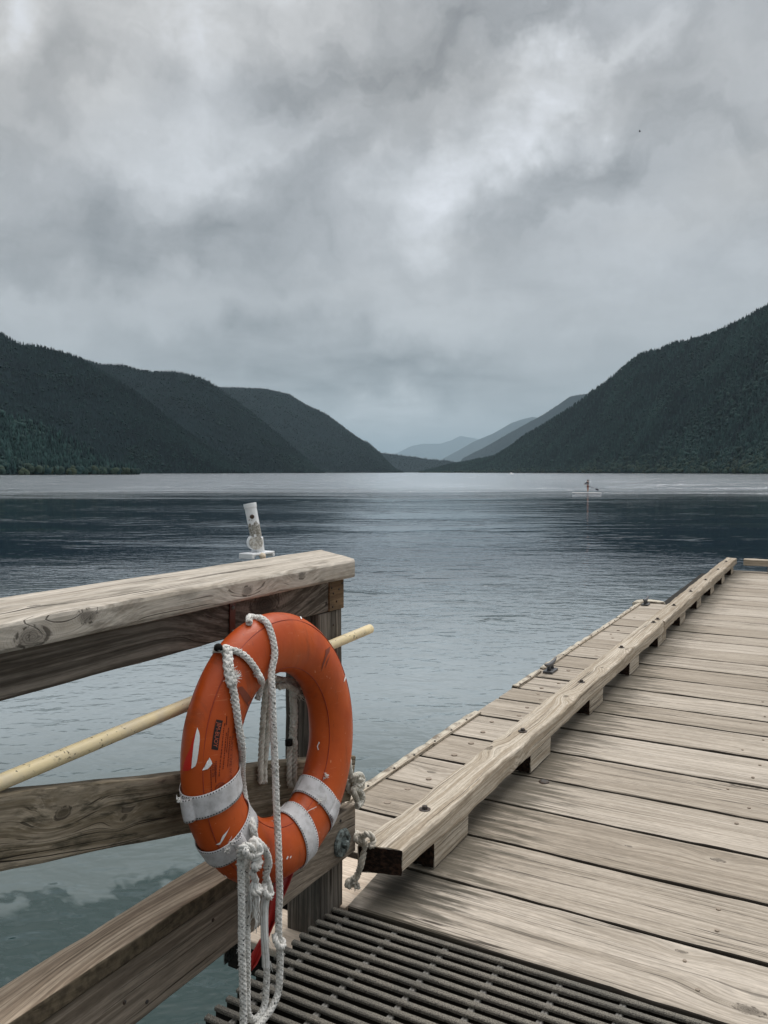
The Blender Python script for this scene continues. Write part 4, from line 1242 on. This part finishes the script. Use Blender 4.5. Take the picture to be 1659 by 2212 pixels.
def hill(name, crest, Db, Dc, ntrees=0, th=22., seed=1, label='', shrubs=0, power=1.15, gul=.07, warmlow=.0, tints=(0., 1.), cols=120):
    """crest: silhouette heights (reading pixels) turned into heights at the crest's real distance; Db/Dc: shoreline and crest distance at both ends"""
    cx = np.array([c[0] for c in crest], float); cy = np.array([c[1] for c in crest], float)
    xs = np.linspace(cx[0], cx[-1], cols); ys = np.interp(xs, cx, cy)
    f = (xs - xs[0]) / (xs[-1] - xs[0])
    db = Db[0] * (Db[1] / Db[0]) ** f; dc = Dc[0] * (Dc[1] / Dc[0]) ** f
    dirs = []; hc = []
    for x_, y_, d_ in zip(xs, ys, dc):
        r = ray(x_, y_); hz = math.hypot(r.x, r.y); dirs.append((r.x / hz, r.y / hz)); hc.append(EYE + r.z / hz * d_)
    dirs = np.array(dirs); hc = np.array(hc) - th * .75
    NTt = 44; tt = np.concatenate([np.linspace(0, 1, NTt), 1 + np.linspace(.06, 1.2, 10)])
    T, Fq = np.meshgrid(tt, f, indexing='ij')
    D = db[None] + (dc - db)[None] * T
    H0 = np.where(T <= 1, np.clip(T, 0, 1) ** power, 1 - (np.clip(T - 1, 0, 2)) ** 1.5 * .55)
    Z = WZ - .5 + (hc - WZ)[None] * H0
    X = dirs[None, :, 0] * D; Y = dirs[None, :, 1] * D
    g = fbm(X / 420., Y / 420., seed) - .5
    env = np.clip(T * 4, 0, 1) * np.clip((1.0 - T) * 3, 0, 1) * (T < 1)
    rel = (hc - WZ)[None]
    Z = Z + g * gul * 2 * rel * env
    Z = np.where(T == 0, WZ - 1.5, Z)
    nr, nc = X.shape
    idx = np.arange(nr * nc).reshape(nr, nc)
    Q = np.stack([idx[:-1, :-1], idx[:-1, 1:], idx[1:, 1:], idx[1:, :-1]], -1).reshape(-1, 4)
    o = arrays_mesh(name, np.stack([X, Y, Z], -1).reshape(-1, 3), Q, hm, True)
    o['kind'] = 'structure'; o['label'] = label
    if ntrees:
        # tree sites: even over the slope as seen, thinned where the ground is far
        tv = rng.random(ntrees) ** .9 * 1.02; fv = rng.random(ntrees)
        ci = np.clip(fv * (nc - 1), 0, nc - 1.001); c0 = ci.astype(int); cf = ci - c0
        ri = np.interp(tv, tt, np.arange(len(tt))); r0 = np.clip(ri.astype(int), 0, nr - 2); rf = ri - r0
        def bil(A): return (A[r0, c0] * (1 - cf) + A[r0, c0 + 1] * cf) * (1 - rf) + (A[r0 + 1, c0] * (1 - cf) + A[r0 + 1, c0 + 1] * cf) * rf
        x_, y_, z_ = bil(X), bil(Y), bil(Z)
        hh = th * np.exp(rng.normal(0, .16, ntrees)); hh *= .7 + .6 * fbm(x_ / 150., y_ / 150., seed + 5)
        low = np.clip(1 - tv * 6, 0, 1)
        tint_ = np.clip(tints[0] + (tints[1] - tints[0]) * (1.15 * rng.random(ntrees) ** 3 + 1.1 * (fbm(x_ / 90., y_ / 90., seed + 9) - .36)), 0, 1)
        broad = rng.random(ntrees) < (.06 + .5 * low * (warmlow > 0) + .30 * (fbm(x_ / 130., y_ / 130., seed + 3) > .60))
        warm_ = np.where(broad, np.clip(rng.random(ntrees) * (.12 + warmlow * low), 0, 1), 0)
        forest_mesh(x_, y_, z_, hh, tint_, warm_, broad, seed, label)
    return o


def forest_mesh(x_, y_, z_, hh, tint_, warm_, broad, seed, label):
    n = len(x_); K = 6
    # conifer: three ragged skirts on one axis; broadleaf: squat lumps
    def tier(n_, base, top, rad, ks, jit):
        a = (np.arange(ks) / ks * 2 * np.pi)[None] + rng.random((n_, 1)) * 6.28
        rr = rad[:, None] * (1 + jit * (rng.random((n_, ks)) - .5) * 2)
        ring = np.stack([np.cos(a) * rr, np.sin(a) * rr, base[:, None] + rng.normal(0, .03, (n_, ks)) * (top - base)[:, None]], -1)
        apex = np.stack([rng.normal(0, .02, n_) * rad, rng.normal(0, .02, n_) * rad, top], -1)[:, None]
        V = np.concatenate([ring, apex], 1)
        tri = np.stack([np.arange(ks), (np.arange(ks) + 1) % ks, np.full(ks, ks)], -1)
        return V, tri
    Vs, Fs, Ts, Ws = [], [], [], []; base_i = 0
    def add(V, tri, org, ti, wa):
        nonlocal base_i
        m_, k = V.shape[:2]
        P = V + org[:, None]
        Vs.append(P.reshape(-1, 3)); Fs.append((tri[None] + (np.arange(m_) * k)[:, None, None]).reshape(-1, 3) + base_i)
        Ts.append(np.repeat(ti, k) + rng.normal(0, .08, m_ * k)); Ws.append(np.repeat(wa, k)); base_i += m_ * k
    con = ~broad
    org = np.stack([x_, y_, z_], -1)
    h = hh[con]; o = org[con]; wd = h * rng.uniform(.13, .21, len(h))
    for b0, t0, rs in ((.04, .52, 1.), (.30, .76, .74), (.56, 1., .48)):
        V, tri = tier(len(h), h * b0, h * t0, wd * rs, K, .35); add(V, tri, o, tint_[con], warm_[con])
    h = hh[broad] * .72; o = org[broad]
    for k in range(3):
        off = np.stack([rng.normal(0, .17, len(h)) * h, rng.normal(0, .17, len(h)) * h, rng.uniform(0, .25, len(h)) * h], -1)
        ks = 6; a = (np.arange(ks) / ks * 2 * np.pi)[None] + rng.random((len(h), 1)) * 6
        rows = []
        for zz, rr in ((.02, .18), (.28, .36), (.55, .30)):
            r_ = rr * h[:, None] * (1 + .35 * (rng.random((len(h), ks)) - .5))
            rows.append(np.stack([np.cos(a) * r_, np.sin(a) * r_, np.full((len(h), ks), zz) * h[:, None]], -1))
        top = np.stack([0 * h, 0 * h, .74 * h], -1)[:, None]
        V = np.concatenate(rows + [top], 1); tri = []
        for q in range(2):
            for i in range(ks):
                A, B_ = q * ks + i, q * ks + (i + 1) % ks; tri += [(A, B_, B_ + ks), (A, B_ + ks, A + ks)]
        for i in range(ks): tri.append((2 * ks + i, 2 * ks + (i + 1) % ks, 3 * ks))
        add(V, np.array(tri), o + off, tint_[broad] + .25, warm_[broad])
    ob = arrays_mesh('forest', np.concatenate(Vs), np.concatenate(Fs), fm, False, {'tint': np.clip(np.concatenate(Ts), 0, 1), 'warm': np.concatenate(Ws)})
    tag(ob, 'conifer forest covering the ' + label, 'forest', None, 'stuff')


hill('hill', [(-260, 700), (-120, 800), (0, 885), (32, 895), (90, 911), (143, 935), (185, 959), (238, 996), (292, 1021)], (950, 1150), (1350, 1190), 4200, 16., 3, 'low near hillside at the left shore', warmlow=.5, tints=(.1, .9), cols=80)
hill('mountain', [(-300, 640), (0, 716), (42, 739), (90, 745), (143, 760), (175, 771), (212, 794), (254, 817), (296, 845), (340, 880), (400, 925), (470, 975), (540, 1021)], (1700, 2300), (2900, 2500), 22000, 9., 7, 'large forested mountain on the left shore', tints=(0, .55), cols=150)
hill('mountain', [(120, 768), (175, 771), (212, 783), (270, 787), (296, 796), (333, 800), (376, 799), (402, 805), (444, 817), (471, 834), (520, 870), (570, 910), (640, 970), (700, 1021)], (2500, 3200), (4400, 3500), 16000, 10., 13, 'second forested ridge behind the left mountain', tints=(0, .5), cols=150)
hill('mountain', [(400, 838), (471, 834), (534, 836), (577, 838), (624, 849), (656, 869), (709, 895), (762, 935), (794, 956), (820, 977), (850, 1008), (870, 1021)], (3600, 5000), (6600, 5600), 16000, 11., 17, 'third ridge falling to the middle of the lake', tints=(0, .5), cols=150)
hill('mountain', [(738, 985), (765, 948), (794, 952), (825, 979), (850, 995), (870, 1005)], (9500, 9800), (11000, 10400), 2500, 18., 19, 'dim shoulder just behind the third ridge', tints=(0, .4), cols=60)
hill('hill', [(760, 960), (823, 976), (853, 980), (903, 986), (924, 990), (974, 994), (1010, 1008), (1030, 1021)], (9000, 9500), (10300, 9900), 3500, 18., 23, 'low dark spur closing the end of the lake', tints=(0, .4), cols=80)
hill('mountain', [(905, 1021), (934, 1012), (974, 1001), (1014, 994), (1065, 984), (1095, 966), (1135, 938), (1176, 913), (1216, 888), (1251, 865), (1276, 845), (1302, 827), (1332, 802), (1357, 780), (1382, 762), (1423, 752), (1453, 739), (1498, 729), (1531, 720), (1564, 706), (1599, 689), (1625, 674), (1659, 656), (1800, 600), (1960, 570)],
     (5200, 1050), (5600, 2000), 48000, 14., 29, 'steep wooded mountain on the right shore', warmlow=.4, tints=(0, 1.), cols=260, gul=.09)
hill('mountain', [(985, 1015), (999, 989), (1045, 966), (1085, 943), (1135, 915), (1176, 893), (1206, 873), (1231, 855), (1261, 850), (1290, 846), (1330, 850)], (15000, 12500), (18000, 16000), 7000, 18., 31, 'blue ridge showing behind the right mountain', tints=(0, .4), cols=80)
hill('mountain', [(930, 1012), (959, 989), (989, 973), (1024, 953), (1065, 936), (1105, 913), (1128, 905), (1150, 900), (1190, 905), (1240, 930)], (38000, 36000), (44000, 42000), 4000, 20., 37, 'pale ridge farther up the valley', tints=(0, .4), cols=80)
hill('mountain', [(800, 1000), (858, 978), (888, 963), (914, 958), (951, 958), (974, 951), (994, 941), (1024, 946), (1060, 955), (1100, 970)], (76000, 76000), (83000, 83000), 0, 30., 41, 'faint farthest mountain at the valley head', cols=120)

# ================================================================== PADDLER
S_ = 1 / .82
def surf(px, py, z=WZ): return onz(px, py, z)
base = surf(1267.5, 1066.0)
dd = (base - CAM); dd.z = 0; DIST = dd.length; fwd = dd.normalized(); rgt = Vector((fwd.y, -fwd.x, 0))
upx = DIST / F                                    # world length of one reading pixel there
def pp(px, py, dep=0.):                          # a point of the figure: reading pixel offsets from the board centre
    return base + rgt * ((px - 1267.5) * upx) + Vector((0, 0, (1066.0 - py) * upx)) + fwd * dep


pk = lambda x, y: (1207. + x * .0727, 1014.9 + y * .0727)
m, t, b = material('board_white', (.92, .90, .90), .35, .5); M['board'] = m
m, t, b = material('skin', (.45, .25, .18), .6, .4); M['skin'] = m
m, t, b = material('dark_hair', (.018, .014, .014), .7, .3); M['hair'] = m
m, t, b = material('maroon_shorts', (.10, .018, .03), .8, .2); M['shorts'] = m
m, t, b = material('grey_vest', (.40, .37, .36), .8, .2); M['vest'] = m
m, t, b = material('dark_sleeves', (.035, .035, .05), .8, .2); M['dark'] = m
bm = bmesh.new(); n = 40; rows = []
for i in range(n + 1):
    f = i / n; xx = 1237.5 + (1297.5 - 1237.5) * f
    wd = .46 * S_ * (max(0, 1 - abs(2 * f - 1) ** 2.6)) ** .5 + .01
    nose = .16 * max(0, (.25 - f) / .25) ** 2
    c = pp(xx, 1065.5 - nose * 6); th_ = .07 * S_
    rows.append([bm.verts.new(c + fwd * (wd * a_) + Vector((0, 0, th_ * q))) for a_, q in ((-1, .5), (-.8, 1), (0, 1.08), (.8, 1), (1, .5), (.8, 0), (0, -.08), (-.8, 0))])
for i in range(n):
    for j in range(8): bm.faces.new((rows[i][j], rows[i][(j + 1) % 8], rows[i + 1][(j + 1) % 8], rows[i + 1][j]))
bm.faces.new(rows[0]); bm.faces.new(rows[-1][::-1])
o = from_bm('paddleboard', fix_normals(bm), M['board'], None, True); tag(o, 'long white paddleboard floating far out on the lake', 'paddleboard')


def skin_body(name, joints, edges, mat, parent=None, sub=2, root=0):
    me = bpy.data.meshes.new(name); me.from_pydata([tuple(j[0]) for j in joints], edges, [])
    o = link(name, me, mat, parent)
    md = o.modifiers.new('skin', 'SKIN'); md.use_smooth_shade = True
    for i, j in enumerate(joints):
        sv = me.skin_vertices[0].data[i]; r = j[1]; sv.radius = (r, r) if not isinstance(r, tuple) else r; sv.use_root = (i == root)
    s = o.modifiers.new('sub', 'SUBSURF'); s.levels = sub; s.render_levels = sub
    return o


A = lambda x, y, d=0.: pp(*pk(x, y), d * S_)
ps = empty('person', A(860, 650)); tag(ps, 'paddler in dark top and maroon shorts standing on a white board', 'person')
u = S_
J = [(A(858, 478), .115 * u), (A(860, 435), .115 * u), (A(862, 390), .125 * u), (A(864, 362), .11 * u), (A(856, 345), .05 * u), (A(854, 326), .085 * u), (A(852, 302), .088 * u),
     (A(850, 372, -.17), .055 * u), (A(812, 404, -.22), .045 * u), (A(765, 432, -.10), .035 * u), (A(756, 436, -.06), .03 * u),
     (A(872, 372, .17), .055 * u), (A(858, 420, .22), .045 * u), (A(815, 450, .10), .035 * u), (A(806, 455, .06), .03 * u),
     (A(852, 495, -.10), .095 * u), (A(853, 565, -.12), .062 * u), (A(856, 634, -.12), .045 * u), (A(842, 646, -.14), .04 * u),
     (A(866, 495, .10), .095 * u), (A(872, 565, .12), .062 * u), (A(866, 634, .12), .045 * u), (A(852, 646, .14), .04 * u)]
E_ = [(0, 1), (1, 2), (2, 3), (3, 4), (4, 5), (5, 6), (3, 7), (7, 8), (8, 9), (9, 10), (3, 11), (11, 12), (12, 13), (13, 14), (0, 15), (15, 16), (16, 17), (17, 18), (0, 19), (19, 20), (20, 21), (21, 22)]
skin_body('body', J, E_, M['skin'], ps)
skin_body('hair', [(A(864, 338), .10 * u), (A(857, 318), .145 * u), (A(852, 302), .135 * u)], [(0, 1), (1, 2)], M['hair'], ps)
skin_body('shorts', [(A(859, 470), .18 * u), (A(859, 490), .18 * u), (A(852, 505, -.10), .14 * u), (A(853, 528, -.11), .13 * u), (A(866, 505, .10), .14 * u), (A(869, 528, .11), .13 * u)], [(0, 1), (1, 2), (2, 3), (1, 4), (4, 5)], M['shorts'], ps)
skin_body('shirt', [(A(860, 465), .165 * u), (A(861, 430), .17 * u), (A(863, 390), .185 * u), (A(864, 362), .15 * u)], [(0, 1), (1, 2), (2, 3)], M['vest'], ps)
skin_body('sleeve', [(A(852, 374, -.17), .09 * u), (A(812, 404, -.22), .075 * u), (A(768, 431, -.11), .06 * u)], [(0, 1), (1, 2)], M['dark'], ps)
skin_body('sleeve', [(A(871, 374, .17), .07 * u), (A(858, 420, .22), .06 * u), (A(818, 449, .11), .045 * u)], [(0, 1), (1, 2)], M['dark'], ps)
skin_body('back_panel', [(A(872, 385, -.1), .15 * u), (A(872, 418, -.1), .15 * u)], [(0, 1)], M['dark'], ps)
pd = empty('paddle', A(900, 490, -.2)); tag(pd, 'black paddle held by the standing paddler, blade trailing', 'paddle')
bm = bmesh.new(); tube_bm(bm, [A(756, 434, -.06), A(806, 456, .04), A(900, 492, .1), A(1080, 572, .1)], .022 * u, 8); from_bm('shaft', bm, M['dark'], pd, True)
bm = bmesh.new(); rows = []
for f, hw in ((0, .03), (.2, .10), (.5, .15), (.85, .14), (1., .06)):
    c = A(1070 + 90 * f, 568 + 35 * f, .1)
    rows.append([bm.verts.new(c + Vector((0, 0, 1)) * hw * s * u * .8 + fwd * (.02 * q * u)) for s, q in ((-1, 0), (0, -1), (1, 0), (0, 1))])
for i in range(4):
    for j in range(4): bm.faces.new((rows[i][j], rows[i][(j + 1) % 4], rows[i + 1][(j + 1) % 4], rows[i + 1][j]))
bm.faces.new(rows[0]); bm.faces.new(rows[-1][::-1])
from_bm('blade', fix_normals(bm), M['dark'], pd)

# small white boat on the far shore and a bird
q = onz(1104, 1024.6, WZ); d_ = (q - CAM).length / F
bm = bmesh.new(); rows = []
dr = Vector((q.x, q.y, 0)).normalized(); rg = Vector((dr.y, -dr.x, 0))
for i in range(9):
    f = i / 8; wd = (1 - f ** 3) * .9 + .05; hh_ = .8 + .5 * f
    c = q + rg * ((f - .5) * 9 * d_)
    rows.append([bm.verts.new(c + dr * (wd * s) + Vector((0, 0, h_ * hh_))) for s, h_ in ((-1, 1.2), (-.7, -.2), (.7, -.2), (1, 1.2))])
for i in range(8):
    for j in range(3): bm.faces.new((rows[i][j], rows[i][j + 1], rows[i + 1][j + 1], rows[i + 1][j]))
    bm.faces.new((rows[i][3], rows[i][0], rows[i + 1][0], rows[i + 1][3]))
bm.faces.new(rows[0]); bm.faces.new(rows[-1][::-1])
bt = empty('boat', q); tag(bt, 'tiny white boat under the trees at the far right shore', 'boat')
from_bm('hull', fix_normals(bm), M['board'], bt)
bm = bmesh.new(); box_bm(bm, q + Vector((0, 0, 2.0)), (2.2, 2.2, 1.6), .3); from_bm('cabin', bm, M['board'], bt)

r_ = ray(1382, 284); bp = CAM + r_.normalized() * 90
bm = bmesh.new()
dr = Vector((r_.x, r_.y, 0)).normalized(); rg = Vector((dr.y, -dr.x, 0))
tube_bm(bm, spline([bp - rg * .10, bp, bp + rg * .09], .02), lambda f: .012 + .028 * math.sin(math.pi * f), 8)
for s in (-1, 1):
    a = [bp + rg * x_ + dr * (s * y_) + Vector((0, 0, z_)) for x_, y_, z_ in ((-.05, .02, .01), (.05, .02, .01), (.03, .16, .07), (-.02, .30, .03), (-.05, .16, .06))]
    for off in (0, .008):
        vs = [bm.verts.new(k + Vector((0, 0, off))) for k in a]; bm.faces.new(vs if off else vs[::-1])
o = from_bm('bird', bm, M['hair'], None); tag(o, 'tiny dark bird in flight high against the clouds', 'bird')

# ================================================================== SKY
SUN_EL, SUN_AZ = R(58), R(8)                      # behind the overcast, ahead and high
wd = bpy.data.worlds.new('World'); scene.world = wd; wd.use_nodes = True
t = NT(wd); t.n.clear()
out = t.new('ShaderNodeOutputWorld')
sky = t.new('ShaderNodeTexSky', sky_type='NISHITA'); sky.sun_disc = False; sky.sun_elevation = SUN_EL; sky.sun_rotation = SUN_AZ
bg1 = t.new('ShaderNodeBackground'); t.put(bg1.inputs[0], sky.outputs[0]); bg1.inputs[1].default_value = .06
d = t.vmath('NORMALIZE', t.coord('Generated')); x, y, z = t.sep(d)
el = t.math('ARCSINE', z); az = t.math('ARCTAN2', x, y)
zc = t.math('MAXIMUM', z, .03)
pl = t.comb(t.math('DIVIDE', x, t.math('ADD', zc, .12)), t.math('DIVIDE', y, t.math('ADD', zc, .12)), 0.)
n1 = t.noise(pl, 1.15, 7., .58, .3)
n2 = t.noise(t.vmath('ADD', pl, (7, 3, 2)), .55, 4., .5)
n3 = t.noise(t.vmath('ADD', t.vmath('MULTIPLY', pl, (1.0, 1.0, 1)), (3, 9, 5)), 3.1, 7., .62, .4)
wa = t.noise(d, 7., 5., .6, out='Color')
wv = t.vmath('SCALE', t.vmath('SUBTRACT', wa, (.5, .5, .5)), .26)
P2 = t.vmath('ADD', t.comb(az, el, 0.), wv)


def azel(px, py):
    r = ray(px, py).normalized(); return math.atan2(r.x, r.y), math.asin(r.z)


blobs = [  # px, py, half width px, half height px, tilt deg, gain
    (905, 395, 120, 75, 20, .10), (1060, 290, 130, 60, 35, .11), (1190, 205, 140, 48, 32, .15), (1330, 105, 120, 36, 32, .11), (960, 440, 130, 65, 15, .08),
    (520, 45, 130, 70, 20, .18), (350, 60, 70, 80, 0, .08), (30, 30, 70, 60, 0, .20), (235, 245, 80, 50, 40, .04), (520, 300, 170, 60, 15, .08), (300, 345, 120, 60, 10, .01), (740, 345, 120, 70, 0, .06),
    (1080, 90, 160, 70, 20, -.11), (790, 190, 190, 110, 10, -.12), (660, 90, 110, 80, 0, -.06), (130, 150, 130, 90, 0, -.10), (1480, 190, 200, 130, 25, -.07), (1300, 290, 150, 45, 25, -.04), (1130, 430, 120, 65, 25, -.09), (1400, 330, 170, 45, 20, -.05),
    (430, 540, 330, 75, 5, -.12), (150, 460, 220, 70, 0, -.06), (760, 400, 90, 55, 0, -.09), (350, 650, 330, 50, 4, .05), (800, 785, 360, 62, -2, -.15), (620, 730, 260, 45, 6, -.04), (1050, 640, 330, 60, 5, .05), (1330, 560, 260, 70, 5, -.02), (850, 925, 150, 42, 0, .15), (900, 860, 200, 24, -3, -.03)]
acc = None
for (bx, by, hw, hh, tilt, gain) in blobs:
    a0, e0 = azel(bx, by); sx, sy = hw / F * .95, hh / F * .95
    v = t.vmath('SUBTRACT', P2, (a0, e0, 0))
    rn = t.new('ShaderNodeVectorRotate', rotation_type='Z_AXIS'); t.put(rn.inputs['Vector'], v); rn.inputs['Angle'].default_value = -R(tilt)
    v = t.vmath('MULTIPLY', rn.outputs[0], (1 / sx, 1 / sy, 0))
    g = t.math('MULTIPLY', t.math('EXPONENT', t.math('MULTIPLY', t.vmath('DOT_PRODUCT', v, v), -.55)), gain)
    acc = g if acc is None else t.math('ADD', acc, g)
base_ = t.math('ADD', .435, t.math('ADD', t.math('MULTIPLY', t.math('SUBTRACT', n1, .5), .20), t.math('ADD', t.math('MULTIPLY', t.math('SUBTRACT', n2, .5), .07), t.math('MULTIPLY', t.math('SUBTRACT', n3, .5), .14))))
damp = t.ramp(el, .02, .30, .25, 1.)              # flatter cloud toward the horizon
base_ = t.math('ADD', .435, t.math('MULTIPLY', t.math('SUBTRACT', base_, .435), damp))
ragged = t.math('ADD', .35, t.math('MULTIPLY', t.ramp(n3, .28, .72, 0., 1., False), 1.3))
puff = t.noise(t.vmath('MULTIPLY', P2, (5.5, 9.5, 1.)), 1., 6., .56, .25)
base_ = t.math('ADD', base_, t.math('MULTIPLY', t.math('MULTIPLY', t.math('SUBTRACT', puff, .5), .52), t.ramp(el, .10, .34, .30, 1.)))
lum = t.math('MAXIMUM', t.math('ADD', base_, t.math('MULTIPLY', acc, ragged)), .16)
zen = t.ramp(el, .56, 1.15, 1., 3.4)              # thin, brighter cloud overhead
warmth = t.ramp(t.noise(pl, .8, 3., .5), .4, .62)
tintc = t.mix(t.math('MULTIPLY', warmth, t.ramp(el, .1, .4)), (.972, 1.0, 1.035), (1.0, .995, .985))
tintc = t.mix(t.ramp(el, .30, .0), tintc, (.962, 1.0, 1.035))
bright = t.ramp(lum, .5, .75)
tintc = t.mix(bright, tintc, (.972, 1.0, 1.055))
back = t.ramp(y, .15, -.45)                      # sky dimming added behind the viewer to shade camera-facing sides
backlow = t.math('SUBTRACT', 1., t.math('MULTIPLY', back, t.ramp(el, 1.0, .45, 0., .82)))
lc = t.vmath('SCALE', tintc, t.math('MULTIPLY', t.math('MULTIPLY', lum, zen), backlow))
bg2 = t.new('ShaderNodeBackground'); t.put(bg2.inputs[0], lc); bg2.inputs[1].default_value = 1.
mx = t.new('ShaderNodeMixShader'); mx.inputs[0].default_value = .94
t.l.new(bg1.outputs[0], mx.inputs[1]); t.l.new(bg2.outputs[0], mx.inputs[2]); t.l.new(mx.outputs[0], out.inputs[0])

sl = bpy.data.lights.new('sun', 'SUN'); sl.energy = 1.65; sl.angle = R(35); sl.color = (1., .97, .93)
so = bpy.data.objects.new('sun', sl); COL.objects.link(so)
sd = Vector((math.sin(SUN_AZ) * math.cos(SUN_EL), math.cos(SUN_AZ) * math.cos(SUN_EL), math.sin(SUN_EL)))
so.rotation_euler = (-sd).to_track_quat('-Z', 'Y').to_euler()

# ================================================================== HAZE
bm = bmesh.new(); box_bm(bm, (0, 0, 750), (230000, 230000, 1510)); hz = from_bm('haze', bm)
bmv = [v.co.z for v in hz.data.vertices]
for v in hz.data.vertices:
    v.co.z = WZ - 4.5 if v.co.z < 100 else 4400.
m = bpy.data.materials.new('thin_mist'); m.use_nodes = True; t = NT(m); t.n.clear()
out = t.new('ShaderNodeOutputMaterial'); pv = t.new('ShaderNodeVolumePrincipled')
pv.inputs['Color'].default_value = (.66, .865, 1., 1); pv.inputs['Density'].default_value = .000020; pv.inputs['Anisotropy'].default_value = .1
pv.inputs['Density Attribute'].default_value = ''
for k in ('Color Attribute', 'Temperature Attribute'):
    if k in pv.inputs: pv.inputs[k].default_value = ''
t.l.new(pv.outputs[0], out.inputs['Volume']); hz.data.materials.append(m)
tag(hz, 'thin mist over the lake that pales the far ridges', 'haze', None, 'stuff')

# ================================================================== CAMERA AND RENDER
cd = bpy.data.cameras.new('camera'); co = bpy.data.objects.new('camera', cd); COL.objects.link(co)
co.location = CAM; co.matrix_world = Matrix(((RT.x, UP.x, -FW.x, 0), (RT.y, UP.y, -FW.y, 0), (RT.z, UP.z, -FW.z, EYE), (0, 0, 0, 1)))
cd.sensor_fit = 'VERTICAL'; cd.sensor_height = 36.; cd.lens = F / 2212 * 36.
cd.clip_start = .05; cd.clip_end = 260000
scene.camera = co
scene.render.engine = 'CYCLES'
scene.view_settings.view_transform = 'Standard'; scene.view_settings.look = 'None'; scene.view_settings.exposure = .29; scene.view_settings.gamma = 1.
scene.cycles.use_denoising = True
scene.cycles.max_bounces = 6; scene.cycles.volume_bounces = 0
